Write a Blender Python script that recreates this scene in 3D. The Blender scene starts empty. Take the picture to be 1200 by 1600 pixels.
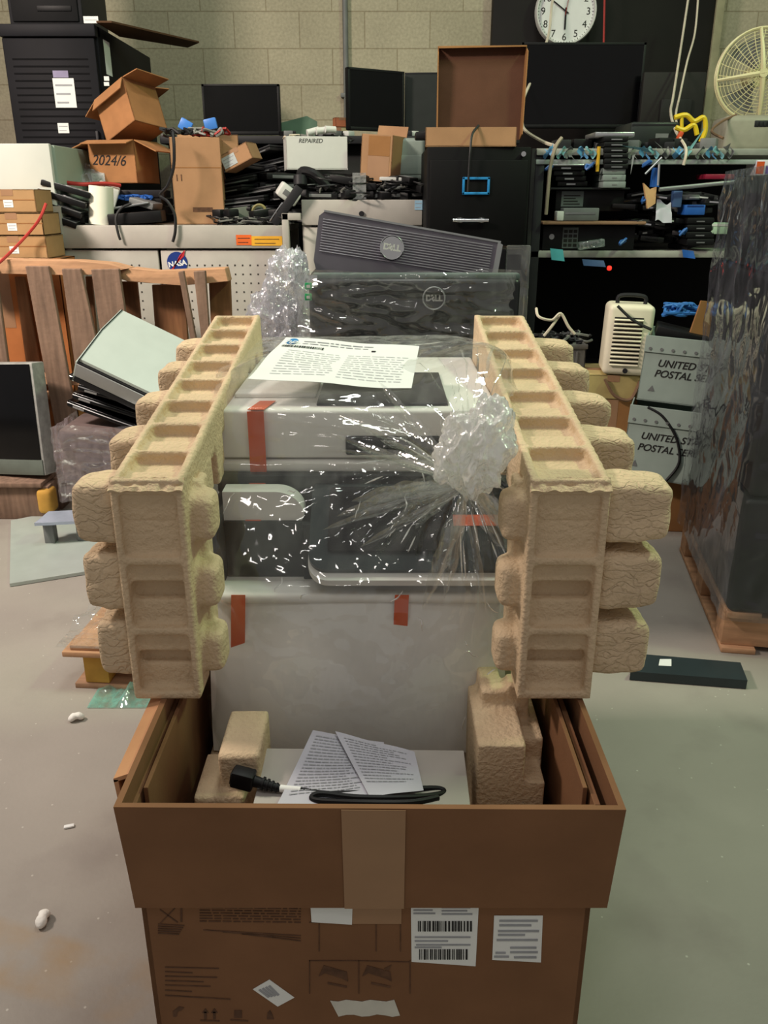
import bpy, bmesh, math, random
from math import sin, cos, pi, radians as R, exp
from mathutils import Vector, Matrix, Euler, noise
random.seed(7)
SC = bpy.context.scene
COL = SC.collection
# ------------------------------------------------------------------ camera, world, lights
FPX, PITCH, EYE = 1300.0, R(20.65), 1.30
cam_d = bpy.data.cameras.new('camera'); cam = bpy.data.objects.new('camera', cam_d); COL.objects.link(cam)
cam.location = (0, 0, EYE); cam.rotation_euler = (pi/2 - PITCH, 0, 0)
cam_d.sensor_fit = 'VERTICAL'; cam_d.sensor_height = 36; cam_d.lens = 36*FPX/1600; cam_d.clip_start = .05
SC.camera = cam
w = bpy.data.worlds.new('warehouse_air'); SC.world = w; w.use_nodes = True
w.node_tree.nodes['Background'].inputs[0].default_value = (1.0, .94, .88, 1)
w.node_tree.nodes['Background'].inputs[1].default_value = .28
SC.view_settings.view_transform = 'Standard'; SC.view_settings.look = 'None'
SC.view_settings.gamma = 1; SC.view_settings.use_curve_mapping = False
SC.view_settings.exposure = 0
def lamp(name, loc, target, power, col, sx, sy, spread=180):
    l = bpy.data.lights.new(name, 'AREA'); l.shape = 'RECTANGLE'; l.size = sx; l.size_y = sy
    l.energy = power; l.color = col; l.spread = R(spread)
    o = bpy.data.objects.new(name, l); COL.objects.link(o); o.location = loc
    o.rotation_euler = (Vector(target)-Vector(loc)).to_track_quat('-Z', 'Y').to_euler()
    o['kind'] = 'helper'
    return o
lamp('ceiling_lamp', (2.7, 1.9, 4.0), (.3, 2.2, .4), 66, (.66, 1.0, .54), .8, .3)
lamp('ceiling_lamp', (-3.0, 1.8, 3.5), (-.9, 3.7, .6), 86, (1.0, .85, .74), .8, .3, 115)
lamp('ceiling_lamp', (.2, 2.5, 4.6), (.1, 2.6, 0), 44, (.96, 1.0, .92), 1.2, .3)
lamp('ceiling_lamp', (.9, -.9, 4.9), (.2, 1.2, .4), 11, (1.0, .97, .92), 1.0, .12)
lamp('ceiling_lamp', (-1.3, -.5, 4.9), (0, 1.2, .4), 11, (1.0, .93, .88), 1.0, .12)
# ------------------------------------------------------------------ pixel -> place helpers
def P(px, py, D):
    xc = (px-600)/FPX; yc = -(py-800)/FPX
    dy = cos(PITCH)+yc*sin(PITCH); dz = -sin(PITCH)+yc*cos(PITCH); t = D/dy
    return Vector((xc*t, D, EYE+dz*t))
def PZ(px, py, z):
    xc = (px-600)/FPX; yc = -(py-800)/FPX
    dy = cos(PITCH)+yc*sin(PITCH); dz = -sin(PITCH)+yc*cos(PITCH); t = (z-EYE)/dz
    return Vector((xc*t, dy*t, z))
def ext(x0, y0, x1, y1, D):
    m = (y0+y1)/2
    return P(x0, m, D).x, P(x1, m, D).x, P(x0, y1, D).z, P(x0, y0, D).z
# ------------------------------------------------------------------ materials
def lin(c):
    f = lambda v: v/12.92 if v <= .04045 else ((v+.055)/1.055)**2.4
    return tuple(f(v/255) for v in c)+(1,)
MATS = {}
def mat(name, rgb, rough=.6, metal=0, var=.12, scale=14, bump=0, bscale=60, spec=.4, emit=0, stretch=None, crack=0):
    if name in MATS: return MATS[name]
    m = bpy.data.materials.new(name); m.use_nodes = True; n = m.node_tree.nodes; L = m.node_tree.links
    b = n['Principled BSDF']; c = lin(rgb)
    b.inputs['Roughness'].default_value = rough; b.inputs['Metallic'].default_value = metal
    b.inputs['Specular IOR Level'].default_value = spec
    tc = n.new('ShaderNodeTexCoord'); mp = n.new('ShaderNodeMapping'); L.new(tc.outputs['Object'], mp.inputs[0])
    if stretch: mp.inputs['Scale'].default_value = stretch
    nz = n.new('ShaderNodeTexNoise'); nz.inputs['Scale'].default_value = scale; nz.inputs['Detail'].default_value = 5
    L.new(mp.outputs[0], nz.inputs['Vector'])
    rp = n.new('ShaderNodeValToRGB')
    rp.color_ramp.elements[0].position = .3; rp.color_ramp.elements[1].position = .7
    rp.color_ramp.elements[0].color = tuple(v*(1-var) for v in c[:3])+(1,)
    rp.color_ramp.elements[1].color = tuple(min(1, v*(1+var)) for v in c[:3])+(1,)
    L.new(nz.outputs[0], rp.inputs[0]); L.new(rp.outputs[0], b.inputs['Base Color'])
    if bump:
        n2 = n.new('ShaderNodeTexNoise'); n2.inputs['Scale'].default_value = bscale; n2.inputs['Detail'].default_value = 6
        L.new(tc.outputs['Object'], n2.inputs['Vector'])
        bp = n.new('ShaderNodeBump'); bp.inputs['Strength'].default_value = bump; bp.inputs['Distance'].default_value = .01
        L.new(n2.outputs[0], bp.inputs['Height']); last = bp
        if crack:
            wv = n.new('ShaderNodeTexNoise'); wv.inputs['Scale'].default_value = 18; wv.inputs['Detail'].default_value = 3
            ad = n.new('ShaderNodeVectorMath'); ad.operation = 'MULTIPLY_ADD'; ad.inputs[1].default_value = (.06, .06, .06)
            L.new(tc.outputs['Object'], wv.inputs['Vector']); L.new(wv.outputs['Color'], ad.inputs[0]); L.new(tc.outputs['Object'], ad.inputs[2])
            m3 = n.new('ShaderNodeMapping'); m3.inputs['Scale'].default_value = (20, 66, 84); L.new(ad.outputs[0], m3.inputs[0])
            vo = n.new('ShaderNodeTexVoronoi'); vo.feature = 'DISTANCE_TO_EDGE'; vo.inputs['Scale'].default_value = 1.0
            L.new(m3.outputs[0], vo.inputs['Vector'])
            r3 = n.new('ShaderNodeMapRange'); r3.inputs[1].default_value = 0; r3.inputs[2].default_value = .10; L.new(vo.outputs[0], r3.inputs[0])
            b3 = n.new('ShaderNodeBump'); b3.inputs['Strength'].default_value = crack; b3.inputs['Distance'].default_value = .004
            L.new(r3.outputs[0], b3.inputs['Height']); L.new(bp.outputs[0], b3.inputs['Normal']); last = b3
        L.new(last.outputs[0], b.inputs['Normal'])
    if emit:
        b.inputs['Emission Color'].default_value = c; b.inputs['Emission Strength'].default_value = emit
    MATS[name] = m; return m
def film(name, haze=.06, rough=.07, glo=.10, bump=.3, bscale=14, tint=(.97, .98, .97), hazecol=(.8, .82, .8)):
    if name in MATS: return MATS[name]
    m = bpy.data.materials.new(name); m.use_nodes = True; n = m.node_tree.nodes; L = m.node_tree.links
    n.remove(n['Principled BSDF']); out = n['Material Output']
    tr = n.new('ShaderNodeBsdfTransparent'); tr.inputs[0].default_value = tint+(1,)
    df = n.new('ShaderNodeBsdfDiffuse'); df.inputs[0].default_value = hazecol+(1,)
    tl = n.new('ShaderNodeBsdfTranslucent'); tl.inputs[0].default_value = hazecol+(1,)
    dm = n.new('ShaderNodeMixShader'); dm.inputs[0].default_value = .5; L.new(df.outputs[0], dm.inputs[1]); L.new(tl.outputs[0], dm.inputs[2])
    gl = n.new('ShaderNodeBsdfGlossy'); gl.inputs['Roughness'].default_value = rough; gl.inputs[0].default_value = (1, 1, 1, 1)
    m1 = n.new('ShaderNodeMixShader'); m2 = n.new('ShaderNodeMixShader')
    tc = n.new('ShaderNodeTexCoord'); nz = n.new('ShaderNodeTexNoise'); nz.inputs['Scale'].default_value = bscale
    nz.inputs['Detail'].default_value = 1.5; nz.inputs['Distortion'].default_value = 1.6
    L.new(tc.outputs['Object'], nz.inputs['Vector'])
    bp = n.new('ShaderNodeBump'); bp.inputs['Strength'].default_value = bump; bp.inputs['Distance'].default_value = .02
    L.new(nz.outputs[0], bp.inputs['Height']); L.new(bp.outputs[0], gl.inputs['Normal'])
    lw = n.new('ShaderNodeLayerWeight'); lw.inputs[0].default_value = .35; L.new(bp.outputs[0], lw.inputs['Normal'])
    pw = n.new('ShaderNodeMath'); pw.operation = 'POWER'; pw.inputs[1].default_value = 2.2; L.new(lw.outputs['Facing'], pw.inputs[0])
    ml = n.new('ShaderNodeMath'); ml.operation = 'MULTIPLY_ADD'; ml.inputs[1].default_value = .6; ml.inputs[2].default_value = glo
    ml.use_clamp = True; L.new(pw.outputs[0], ml.inputs[0])
    hz = n.new('ShaderNodeMath'); hz.operation = 'MULTIPLY_ADD'; hz.inputs[1].default_value = haze*2.2; hz.inputs[2].default_value = haze*.5
    hz.use_clamp = True; L.new(pw.outputs[0], hz.inputs[0])
    fn = n.new('ShaderNodeTexNoise'); fn.inputs['Scale'].default_value = bscale*.8; fn.inputs['Detail'].default_value = 5; fn.inputs['Distortion'].default_value = 2.0
    fm = n.new('ShaderNodeMapping'); fm.inputs['Scale'].default_value = (1.6, 1, .55); fm.inputs['Rotation'].default_value = (0, .5, 0); L.new(tc.outputs['Object'], fm.inputs[0]); L.new(fm.outputs[0], fn.inputs['Vector'])
    fr = n.new('ShaderNodeMapRange'); fr.inputs[1].default_value = .4; fr.inputs[2].default_value = .72; fr.inputs[3].default_value = .6; fr.inputs[4].default_value = 2.2; L.new(fn.outputs[0], fr.inputs[0])
    hm = n.new('ShaderNodeMath'); hm.operation = 'MULTIPLY'; hm.use_clamp = True; L.new(hz.outputs[0], hm.inputs[0]); L.new(fr.outputs[0], hm.inputs[1])
    L.new(hm.outputs[0], m1.inputs[0]); L.new(tr.outputs[0], m1.inputs[1]); L.new(dm.outputs[0], m1.inputs[2])
    L.new(ml.outputs[0], m2.inputs[0]); L.new(m1.outputs[0], m2.inputs[1]); L.new(gl.outputs[0], m2.inputs[2])
    L.new(m2.outputs[0], out.inputs[0]); MATS[name] = m; return m
def card(name, rgb, **k): return mat(name, rgb, rough=.85, var=.10, scale=9, bump=.06, bscale=220, spec=.15, **k)
CARD = card('cardboard', (164, 127, 94)); CARDD = card('cardboard_dark', (150, 108, 68)); CARDP = card('cardboard_pink', (196, 146, 108))
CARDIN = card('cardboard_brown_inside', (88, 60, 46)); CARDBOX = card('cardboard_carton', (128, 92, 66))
PULP = mat('moulded_pulp', (214, 190, 158), rough=.92, var=.10, scale=10, bump=.35, bscale=170, spec=.1, crack=.5)
PULPS = mat('moulded_pulp_smooth', (212, 188, 156), rough=.92, var=.10, scale=12, bump=.5, bscale=150, spec=.1)
BLACK = mat('black_plastic', (16, 16, 18), rough=.5, var=.2, spec=.25)
BLACKG = mat('black_gloss', (7, 7, 9), rough=.15, var=.1, spec=.3)
SCREEN = mat('dark_screen', (8, 9, 10), rough=.3, var=.1, spec=.2)
DGREY = mat('dark_grey_plastic', (36, 36, 39), rough=.5, spec=.25)
MGREY = mat('mid_grey_plastic', (110, 112, 112), rough=.5)
LGREY = mat('light_grey_metal', (172, 168, 160), rough=.5, var=.06)
SILVER = mat('silver', (176, 178, 180), rough=.3, metal=.8, var=.05)
CHROME = mat('chrome', (220, 222, 224), rough=.12, metal=1, var=.03)
WHITE = mat('white_plastic', (206, 208, 202), rough=.5, var=.03)
PAPER = mat('white_paper', (232, 234, 232), rough=.8, var=.03, spec=.1)
INK = mat('black_ink', (34, 32, 32), rough=.8, var=.1)
INKG = mat('grey_ink', (156, 158, 163), rough=.8, var=.1)
PRINTB = mat('brown_print', (92, 64, 46), rough=.85, var=.3, scale=60)
BLUE = mat('blue_plastic', (40, 92, 170), rough=.4)
LBLUE = mat('pale_blue_tape', (92, 148, 190), rough=.4)
ORANGE = mat('orange_tape', (206, 84, 34), rough=.4, var=.08)
WOOD = mat('pallet_wood', (158, 124, 96), rough=.8, var=.3, scale=5, bump=.2, bscale=40, stretch=(1, 8, 1))
WOODG = mat('weathered_pallet_wood', (124, 100, 84), rough=.85, var=.3, scale=6, bump=.2, bscale=40, stretch=(8, 8, .8))
WOODO = mat('orange_pallet_wood', (184, 142, 108), rough=.8, var=.25, scale=5, bump=.2, bscale=40, stretch=(.8, 8, 8))
RED = mat('red_cord', (170, 50, 44), rough=.6)
CREAM = mat('cream_metal', (212, 202, 158), rough=.4, var=.05)
GREENP = mat('dull_green', (84, 112, 92), rough=.7)
TEALF = film('teal_film', haze=.35, glo=.12, bump=.4, hazecol=(.35, .75, .66))
# ------------------------------------------------------------------ mesh builder
class MB:
    def __init__(s): s.bm = bmesh.new()
    def _add(s, t, M=None):
        if M is not None: t.transform(M)
        me = bpy.data.meshes.new('t'); t.to_mesh(me); t.free(); s.bm.from_mesh(me); bpy.data.meshes.remove(me); return s
    def box(s, c, size, rot=None, bev=0, seg=2):
        t = bmesh.new(); bmesh.ops.create_cube(t, size=1)
        bmesh.ops.scale(t, vec=size, verts=t.verts)
        if bev: bmesh.ops.bevel(t, geom=t.edges[:], offset=min(bev, min(size)*.48), segments=seg, affect='EDGES', profile=.5)
        M = Matrix.Translation(c)
        if rot is not None: M = M @ (rot if isinstance(rot, Matrix) else Euler(rot).to_matrix()).to_4x4()
        return s._add(t, M)
    def ab(s, x0, x1, y0, y1, z0, z1, bev=0, seg=2):
        return s.box(((x0+x1)/2, (y0+y1)/2, (z0+z1)/2), (abs(x1-x0), abs(y1-y0), abs(z1-z0)), None, bev, seg)
    def cyl(s, p0, p1, r, r2=None, n=16):
        p0, p1 = Vector(p0), Vector(p1); d = p1-p0; t = bmesh.new()
        bmesh.ops.create_cone(t, cap_ends=True, segments=n, radius1=r, radius2=r if r2 is None else r2, depth=d.length)
        return s._add(t, Matrix.Translation((p0+p1)/2) @ d.to_track_quat('Z', 'Y').to_matrix().to_4x4())
    def tube(s, pts, r, n=6, sub=5, closed=False):
        pts = [Vector(p) for p in pts]
        if sub > 1 and len(pts) > 2:
            q = []; N = len(pts)
            rng = N if closed else N-1
            for i in range(rng):
                g = (lambda k: pts[k % N]) if closed else (lambda k: pts[max(0, min(N-1, k))])
                a, b, c, d = g(i-1), g(i), g(i+1), g(i+2)
                for j in range(sub):
                    u = j/sub
                    q.append(.5*((2*b)+(c-a)*u+(2*a-5*b+4*c-d)*u*u+(3*b-a-3*c+d)*u**3))
            if not closed: q.append(pts[-1])
            pts = q
        N = len(pts); rings = []; up = Vector((0, 0, 1)); prev = None
        for i, p in enumerate(pts):
            if closed: t = pts[(i+1) % N]-pts[i-1]
            else: t = pts[min(N-1, i+1)]-pts[max(0, i-1)]
            if t.length < 1e-9: t = Vector((0, 0, 1))
            t.normalize()
            if prev is None:
                a = t.cross(up)
                if a.length < .1: a = t.cross(Vector((1, 0, 0)))
            else: a = prev - t*prev.dot(t)
            a.normalize(); prev = a; b = t.cross(a)
            rr = r(i/(N-1)) if callable(r) else r
            rings.append([s.bm.verts.new(p+a*(rr*cos(2*pi*k/n))+b*(rr*sin(2*pi*k/n))) for k in range(n)])
        for i in range(N if closed else N-1):
            A, B = rings[i], rings[(i+1) % N]
            for k in range(n): s.bm.faces.new((A[k], A[(k+1) % n], B[(k+1) % n], B[k]))
        if not closed: s.bm.faces.new(rings[0][::-1]); s.bm.faces.new(rings[-1])
        return s
    def lathe(s, prof, M=None, n=32):
        t = bmesh.new(); rings = []
        for r, z in prof:
            rings.append([t.verts.new((r*cos(2*pi*k/n), r*sin(2*pi*k/n), z)) for k in range(n)] if r > 1e-6 else [t.verts.new((0, 0, z))])
        for A, B in zip(rings, rings[1:]):
            for k in range(n):
                k2 = (k+1) % n
                f = [A[k % len(A)], A[k2 % len(A)], B[k2 % len(B)], B[k % len(B)]]
                g = []
                for v in f:
                    if v not in g: g.append(v)
                if len(g) > 2: t.faces.new(g)
        return s._add(t, M)
    def prism(s, poly, vec):
        poly = [Vector(p) for p in poly]; vec = Vector(vec)
        a = [s.bm.verts.new(p) for p in poly]; b = [s.bm.verts.new(p+vec) for p in poly]; n = len(a)
        s.bm.faces.new(a); s.bm.faces.new(b[::-1])
        for i in range(n): s.bm.faces.new((a[i], b[i], b[(i+1) % n], a[(i+1) % n]))
        return s
    def grid(s, fn, nu, nv, thick=0):
        V = [[s.bm.verts.new(fn(i/nu, j/nv)) for j in range(nv+1)] for i in range(nu+1)]
        fs = [s.bm.faces.new((V[i][j], V[i+1][j], V[i+1][j+1], V[i][j+1])) for i in range(nu) for j in range(nv)]
        if thick:
            s.bm.normal_update(); bmesh.ops.solidify(s.bm, geom=fs, thickness=thick)
        return s
    def obj(s, name, m, parent=None, smooth=35, **tags):
        bmesh.ops.recalc_face_normals(s.bm, faces=s.bm.faces[:])
        me = bpy.data.meshes.new(name); s.bm.to_mesh(me); s.bm.free(); me.materials.append(m)
        if smooth:
            me.shade_smooth(); me.set_sharp_from_angle(angle=R(smooth))
        o = bpy.data.objects.new(name, me); COL.objects.link(o)
        if parent: o.parent = parent
        for k, v in tags.items(): o[k] = v
        return o
def bake(o, mods):
    for typ, kw in mods:
        md = o.modifiers.new(typ, typ)
        for k, v in kw.items(): setattr(md, k, v)
    dg = bpy.context.evaluated_depsgraph_get()
    me = bpy.data.meshes.new_from_object(o.evaluated_get(dg)); old = o.data
    o.modifiers.clear(); o.data = me; bpy.data.meshes.remove(old); me.shade_smooth(); return o
def thing(name, label, category, loc=(0, 0, 0), rot=(0, 0, 0), group=None):
    o = bpy.data.objects.new(name, None); COL.objects.link(o); o.location = loc; o.rotation_euler = rot
    o.empty_display_size = .05; o['label'] = label; o['category'] = category
    if group: o['group'] = group
    return o
def tag(o, label, category, group=None):
    o['label'] = label; o['category'] = category
    if group: o['group'] = group
    return o
def struct(o): o['kind'] = 'structure'; return o
def dup(root, loc, rot, label=None, group=None, scale=None):
    r = root.copy(); COL.objects.link(r); r.location = loc; r.rotation_euler = rot
    if scale: r.scale = scale
    if label: r['label'] = label
    if group: r['group'] = group
    for ch in list(root.children):
        c = ch.copy(); COL.objects.link(c); c.parent = r
        for g in list(ch.children):
            d = g.copy(); COL.objects.link(d); d.parent = c
    return r
FONT = {}
def text(body, size, m, parent=None, M=None, name='lettering', shear=0, bold=0, ext_=.0004, sx=1, label=None):
    cu = bpy.data.curves.new('t', 'FONT'); cu.body = body; cu.size = size; cu.extrude = ext_; cu.align_x = 'CENTER'; cu.align_y = 'CENTER'
    cu.shear = shear; cu.offset = bold
    t = bpy.data.objects.new('t', cu); COL.objects.link(t)
    me = bpy.data.meshes.new_from_object(t.evaluated_get(bpy.context.evaluated_depsgraph_get()))
    bpy.data.objects.remove(t); bpy.data.curves.remove(cu)
    me.transform((M if M is not None else Matrix()) @ Matrix.Diagonal((sx, 1, 1, 1)))
    me.materials.clear(); me.materials.append(m); me.name = name
    o = bpy.data.objects.new(name, me); COL.objects.link(o)
    if parent: o.parent = parent
    return o
FRONT = Matrix.Rotation(pi/2, 4, 'X')          # text that faces -Y
def face(x, y, z, roll=0): return Matrix.Translation((x, y, z)) @ FRONT @ Matrix.Rotation(roll, 4, 'Z')
# ------------------------------------------------------------------ setting
def floor_mat():
    m = mat('concrete_floor', (152, 146, 138), rough=.55, var=.14, scale=1.6, bump=.08, bscale=90, spec=.3)
    n = m.node_tree.nodes; L = m.node_tree.links; b = n['Principled BSDF']
    src = b.inputs['Base Color'].links[0].from_socket
    tc = n.new('ShaderNodeTexCoord')
    def mixin(fac, rgb, src):
        mx = n.new('ShaderNodeMix'); mx.data_type = 'RGBA'; L.new(fac, mx.inputs['Factor']); L.new(src, mx.inputs['A'])
        mx.inputs['B'].default_value = lin(rgb); return mx.outputs['Result']
    # pale flecks and dark stains
    v = n.new('ShaderNodeTexVoronoi'); v.inputs['Scale'].default_value = 26; v.inputs['Randomness'].default_value = 1; L.new(tc.outputs['Object'], v.inputs['Vector'])
    r1 = n.new('ShaderNodeMapRange'); r1.inputs[1].default_value = .07; r1.inputs[2].default_value = .05; r1.inputs[4].default_value = .5; L.new(v.outputs['Distance'], r1.inputs[0])
    src = mixin(r1.outputs[0], (214, 210, 200), src)
    z = n.new('ShaderNodeTexNoise'); z.inputs['Scale'].default_value = 2.6; z.inputs['Detail'].default_value = 6; L.new(tc.outputs['Object'], z.inputs['Vector'])
    r2 = n.new('ShaderNodeMapRange'); r2.inputs[1].default_value = .56; r2.inputs[2].default_value = .75; r2.inputs[4].default_value = .4; L.new(z.outputs[0], r2.inputs[0])
    src = mixin(r2.outputs[0], (104, 92, 90), src)
    # worn yellow floor stripe, running from the left towards the carton
    sp = n.new('ShaderNodeSeparateXYZ'); L.new(tc.outputs['Object'], sp.inputs[0])
    a = n.new('ShaderNodeMath'); a.operation = 'MULTIPLY_ADD'; a.inputs[1].default_value = .31; L.new(sp.outputs[0], a.inputs[0]); L.new(sp.outputs[1], a.inputs[2])
    s = n.new('ShaderNodeMath'); s.operation = 'SUBTRACT'; s.inputs[1].default_value = .93; L.new(a.outputs[0], s.inputs[0])
    ab = n.new('ShaderNodeMath'); ab.operation = 'ABSOLUTE'; L.new(s.outputs[0], ab.inputs[0])
    r3 = n.new('ShaderNodeMapRange'); r3.inputs[1].default_value = .075; r3.inputs[2].default_value = .055; r3.inputs[4].default_value = 1; L.new(ab.outputs[0], r3.inputs[0])
    z2 = n.new('ShaderNodeTexNoise'); z2.inputs['Scale'].default_value = 9; z2.inputs['Detail'].default_value = 5; L.new(tc.outputs['Object'], z2.inputs['Vector'])
    r4 = n.new('ShaderNodeMapRange'); r4.inputs[1].default_value = .4; r4.inputs[2].default_value = .7; r4.inputs[4].default_value = .55; L.new(z2.outputs[0], r4.inputs[0])
    mu = n.new('ShaderNodeMath'); mu.operation = 'MULTIPLY'; L.new(r3.outputs[0], mu.inputs[0]); L.new(r4.outputs[0], mu.inputs[1])
    lt = n.new('ShaderNodeMath'); lt.operation = 'LESS_THAN'; lt.inputs[1].default_value = -.2; L.new(sp.outputs[0], lt.inputs[0])
    mu2 = n.new('ShaderNodeMath'); mu2.operation = 'MULTIPLY'; L.new(mu.outputs[0], mu2.inputs[0]); L.new(lt.outputs[0], mu2.inputs[1])
    src = mixin(mu2.outputs[0], (156, 128, 88), src)
    L.new(src, b.inputs['Base Color']); return m
struct(MB().ab(-5, 5, -.8, 6.3, -.1, 0).obj('floor', floor_mat(), smooth=0))
def block_mat():
    m = bpy.data.materials.new('concrete_block'); m.use_nodes = True; n = m.node_tree.nodes; L = m.node_tree.links; b = n['Principled BSDF']
    b.inputs['Roughness'].default_value = .9; b.inputs['Specular IOR Level'].default_value = .15
    tc = n.new('ShaderNodeTexCoord'); sp = n.new('ShaderNodeSeparateXYZ'); cb = n.new('ShaderNodeCombineXYZ')
    L.new(tc.outputs['Object'], sp.inputs[0]); L.new(sp.outputs[0], cb.inputs[0]); L.new(sp.outputs[2], cb.inputs[1])
    mp = n.new('ShaderNodeMapping'); mp.inputs['Location'].default_value = (.12, .055, 0); L.new(cb.outputs[0], mp.inputs[0])
    br = n.new('ShaderNodeTexBrick'); br.inputs['Scale'].default_value = 1; br.inputs['Brick Width'].default_value = .406; br.inputs['Row Height'].default_value = .203
    br.inputs['Mortar Size'].default_value = .004; br.inputs['Mortar Smooth'].default_value = .3; br.inputs['Bias'].default_value = -.2
    br.inputs['Color1'].default_value = lin((184, 176, 152)); br.inputs['Color2'].default_value = lin((174, 166, 142)); br.inputs['Mortar'].default_value = lin((156, 146, 122))
    L.new(mp.outputs[0], br.inputs['Vector'])
    nz = n.new('ShaderNodeTexNoise'); nz.inputs['Scale'].default_value = 60; nz.inputs['Detail'].default_value = 6; L.new(tc.outputs['Object'], nz.inputs['Vector'])
    n2 = n.new('ShaderNodeTexNoise'); n2.inputs['Scale'].default_value = 3; n2.inputs['Detail'].default_value = 4; L.new(tc.outputs['Object'], n2.inputs['Vector'])
    r = n.new('ShaderNodeMapRange'); r.inputs[1].default_value = .3; r.inputs[2].default_value = .7; r.inputs[3].default_value = .82; r.inputs[4].default_value = 1.06; L.new(nz.outputs[0], r.inputs[0])
    r2 = n.new('ShaderNodeMapRange'); r2.inputs[1].default_value = .3; r2.inputs[2].default_value = .7; r2.inputs[3].default_value = .9; r2.inputs[4].default_value = 1.05; L.new(n2.outputs[0], r2.inputs[0])
    mu = n.new('ShaderNodeMath'); mu.operation = 'MULTIPLY'; L.new(r.outputs[0], mu.inputs[0]); L.new(r2.outputs[0], mu.inputs[1])
    mx = n.new('ShaderNodeMix'); mx.data_type = 'RGBA'; mx.blend_type = 'MULTIPLY'; mx.inputs['Factor'].default_value = 1
    L.new(br.outputs[0], mx.inputs['A']); L.new(mu.outputs[0], mx.inputs['B']); L.new(mx.outputs['Result'], b.inputs['Base Color'])
    bp = n.new('ShaderNodeBump'); bp.inputs['Strength'].default_value = .3; bp.inputs['Distance'].default_value = .006
    ad = n.new('ShaderNodeMath'); ad.operation = 'MULTIPLY_ADD'; ad.inputs[1].default_value = -1.5; L.new(br.outputs['Fac'], ad.inputs[0]); L.new(nz.outputs[0], ad.inputs[2])
    L.new(ad.outputs[0], bp.inputs['Height']); L.new(bp.outputs[0], b.inputs['Normal']); return m
struct(MB().ab(-5, 5, 5.9, 6.2, 0, 5.2).obj('wall_back', block_mat(), smooth=0))

# ------------------------------------------------------------------ the big shipping carton
RIM, BD = EYE-.69, .85            # rim height, distance of the carton's front
ct = thing('shipping_carton', 'large open brown printer shipping carton standing on the floor in front', 'box', (-.02, 1.35, 0))
CX, CY = -.02, 1.35
def cob(mb, name, m, parent=ct, **k):   # world-space geometry re-based on the carton
    bmesh.ops.translate(mb.bm, vec=(-CX, -CY, 0), verts=mb.bm.verts); return mb.obj(name, m, parent, **k)
L0, L1, BK = -.323, .275, 1.88
b = MB(); zt = RIM-.03
b.ab(L0, L1, BD, BD+.008, 0, zt, .001); b.ab(L0, L1, BK-.008, BK, 0, zt, .001)
b.ab(L0, L0+.008, BD, BK, 0, zt, .001); b.ab(L1-.008, L1, BD, BK, 0, zt, .001); b.ab(L0, L1, BD, BK, 0, .008)
cob(b, 'carton_body', CARDBOX, smooth=0)
for lx_ in (L0+.012, L1-.018): b = MB(); b.ab(lx_, lx_+.006, BD+.03, BK-.03, .2, RIM-.022, .001); cob(b, 'inner_liner', CARDBOX, smooth=0)
# upper sleeve: front panel leans out a little at the top
X0, X1, SB = -.328, .294, RIM-.185
b = MB()
b.prism([(X0, .817, RIM), (X1, .817, RIM-.004), (X1-.0, .842, SB), (X0+.001, .842, SB)], (0, .008, 0))
b.prism([(X0, .82, RIM), (X0, 1.90, RIM), (X0, 1.90, SB), (X0, .842, SB)], (.008, 0, 0))
b.prism([(X1, .82, RIM-.004), (X1, 1.90, RIM), (X1, 1.90, SB), (X1, .842, SB)], (-.008, 0, 0))
b.prism([(X0, 1.90, RIM), (X1, 1.90, RIM), (X1, 1.90, SB), (X0, 1.90, SB)], (0, -.008, 0))
cob(b, 'upper_sleeve', CARDBOX, smooth=0)
b = MB()          # corrugated edge: wavy liner between two papers, along the front and side rims
def wave(u): return .0014*sin(u*900)
pts = [Vector((X0+.004+(X1-X0-.008)*i/700, .821+wave(X0+(X1-X0)*i/700), RIM-.0016-.004*i/700)) for i in range(701)]
b.tube(pts, .0013, n=4, sub=1)
cob(b, 'corrugated_edge', CARDD, smooth=0)
b = MB(); b.prism([(X0-.001, .885, RIM-.004), (X0-.001, 1.6, RIM-.004), (X0-.022, 1.6, RIM-.012), (X0-.022, .885, RIM-.012)], (0, 0, -.006))
b.prism([(X0-.016, .885, RIM-.014), (X0-.022, .885, RIM-.014), (X0-.012, .885, SB+.02), (X0-.007, .885, SB+.02)], (0, .72, 0))
cob(b, 'side_flap', CARDP, smooth=0)
TAPEC = mat('clear_brown_tape', (158, 122, 92), rough=.34, var=.05, spec=.4)
b = MB()
a0, a1 = P(533, 1262, .8165).x, P(634, 1262, .8165).x
b.prism([(a0, .8162, RIM-.003), (a1, .8162, RIM-.004), (a1, .8412, SB), (a0, .8412, SB)], (0, -.0006, 0))
cob(b, 'packing_tape', TAPEC, smooth=0)
b = MB(); b.ab(a0-.005, a1-.003, BD-.0012, BD-.0002, SB-.035, SB-.0)
cob(b, 'packing_tape', TAPEC, smooth=0)
# stickers, printing and barcode labels on the front of the carton body
def quad_on(px4, D, off, m, name, b=None, bld=True):
    q = [P(x, y, D)+Vector((0, -off, 0)) for x, y in px4]
    b = b or MB(); b.prism(q, (0, -.0005, 0))
    return cob(b, name, m, smooth=0) if bld else b
DF = BD
quad_on([(485, 1409), (551, 1409), (550, 1443), (487, 1439)], DF, .0015, PAPER, 'paper_sticker')
s = quad_on([(395, 1545), (421, 1530), (460, 1558), (434, 1572)], DF, .0004, PAPER, 'paper_sticker')
b = MB()
for i in range(4): quad_on([(404+i*5, 1546-i*2), (407+i*5, 1544-i*2), (422+i*5, 1556-i*1), (419+i*5, 1558-i*1)], DF, .001, INKG, '', b, False)
cob(b, 'printed_text', INKG, smooth=0)
b = MB(); pl = []
for i in range(9): pl.append(P(516+i*12.5, 1563+1.6*sin(i*2.1), DF)+Vector((0, -.0004, 0)))
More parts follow.
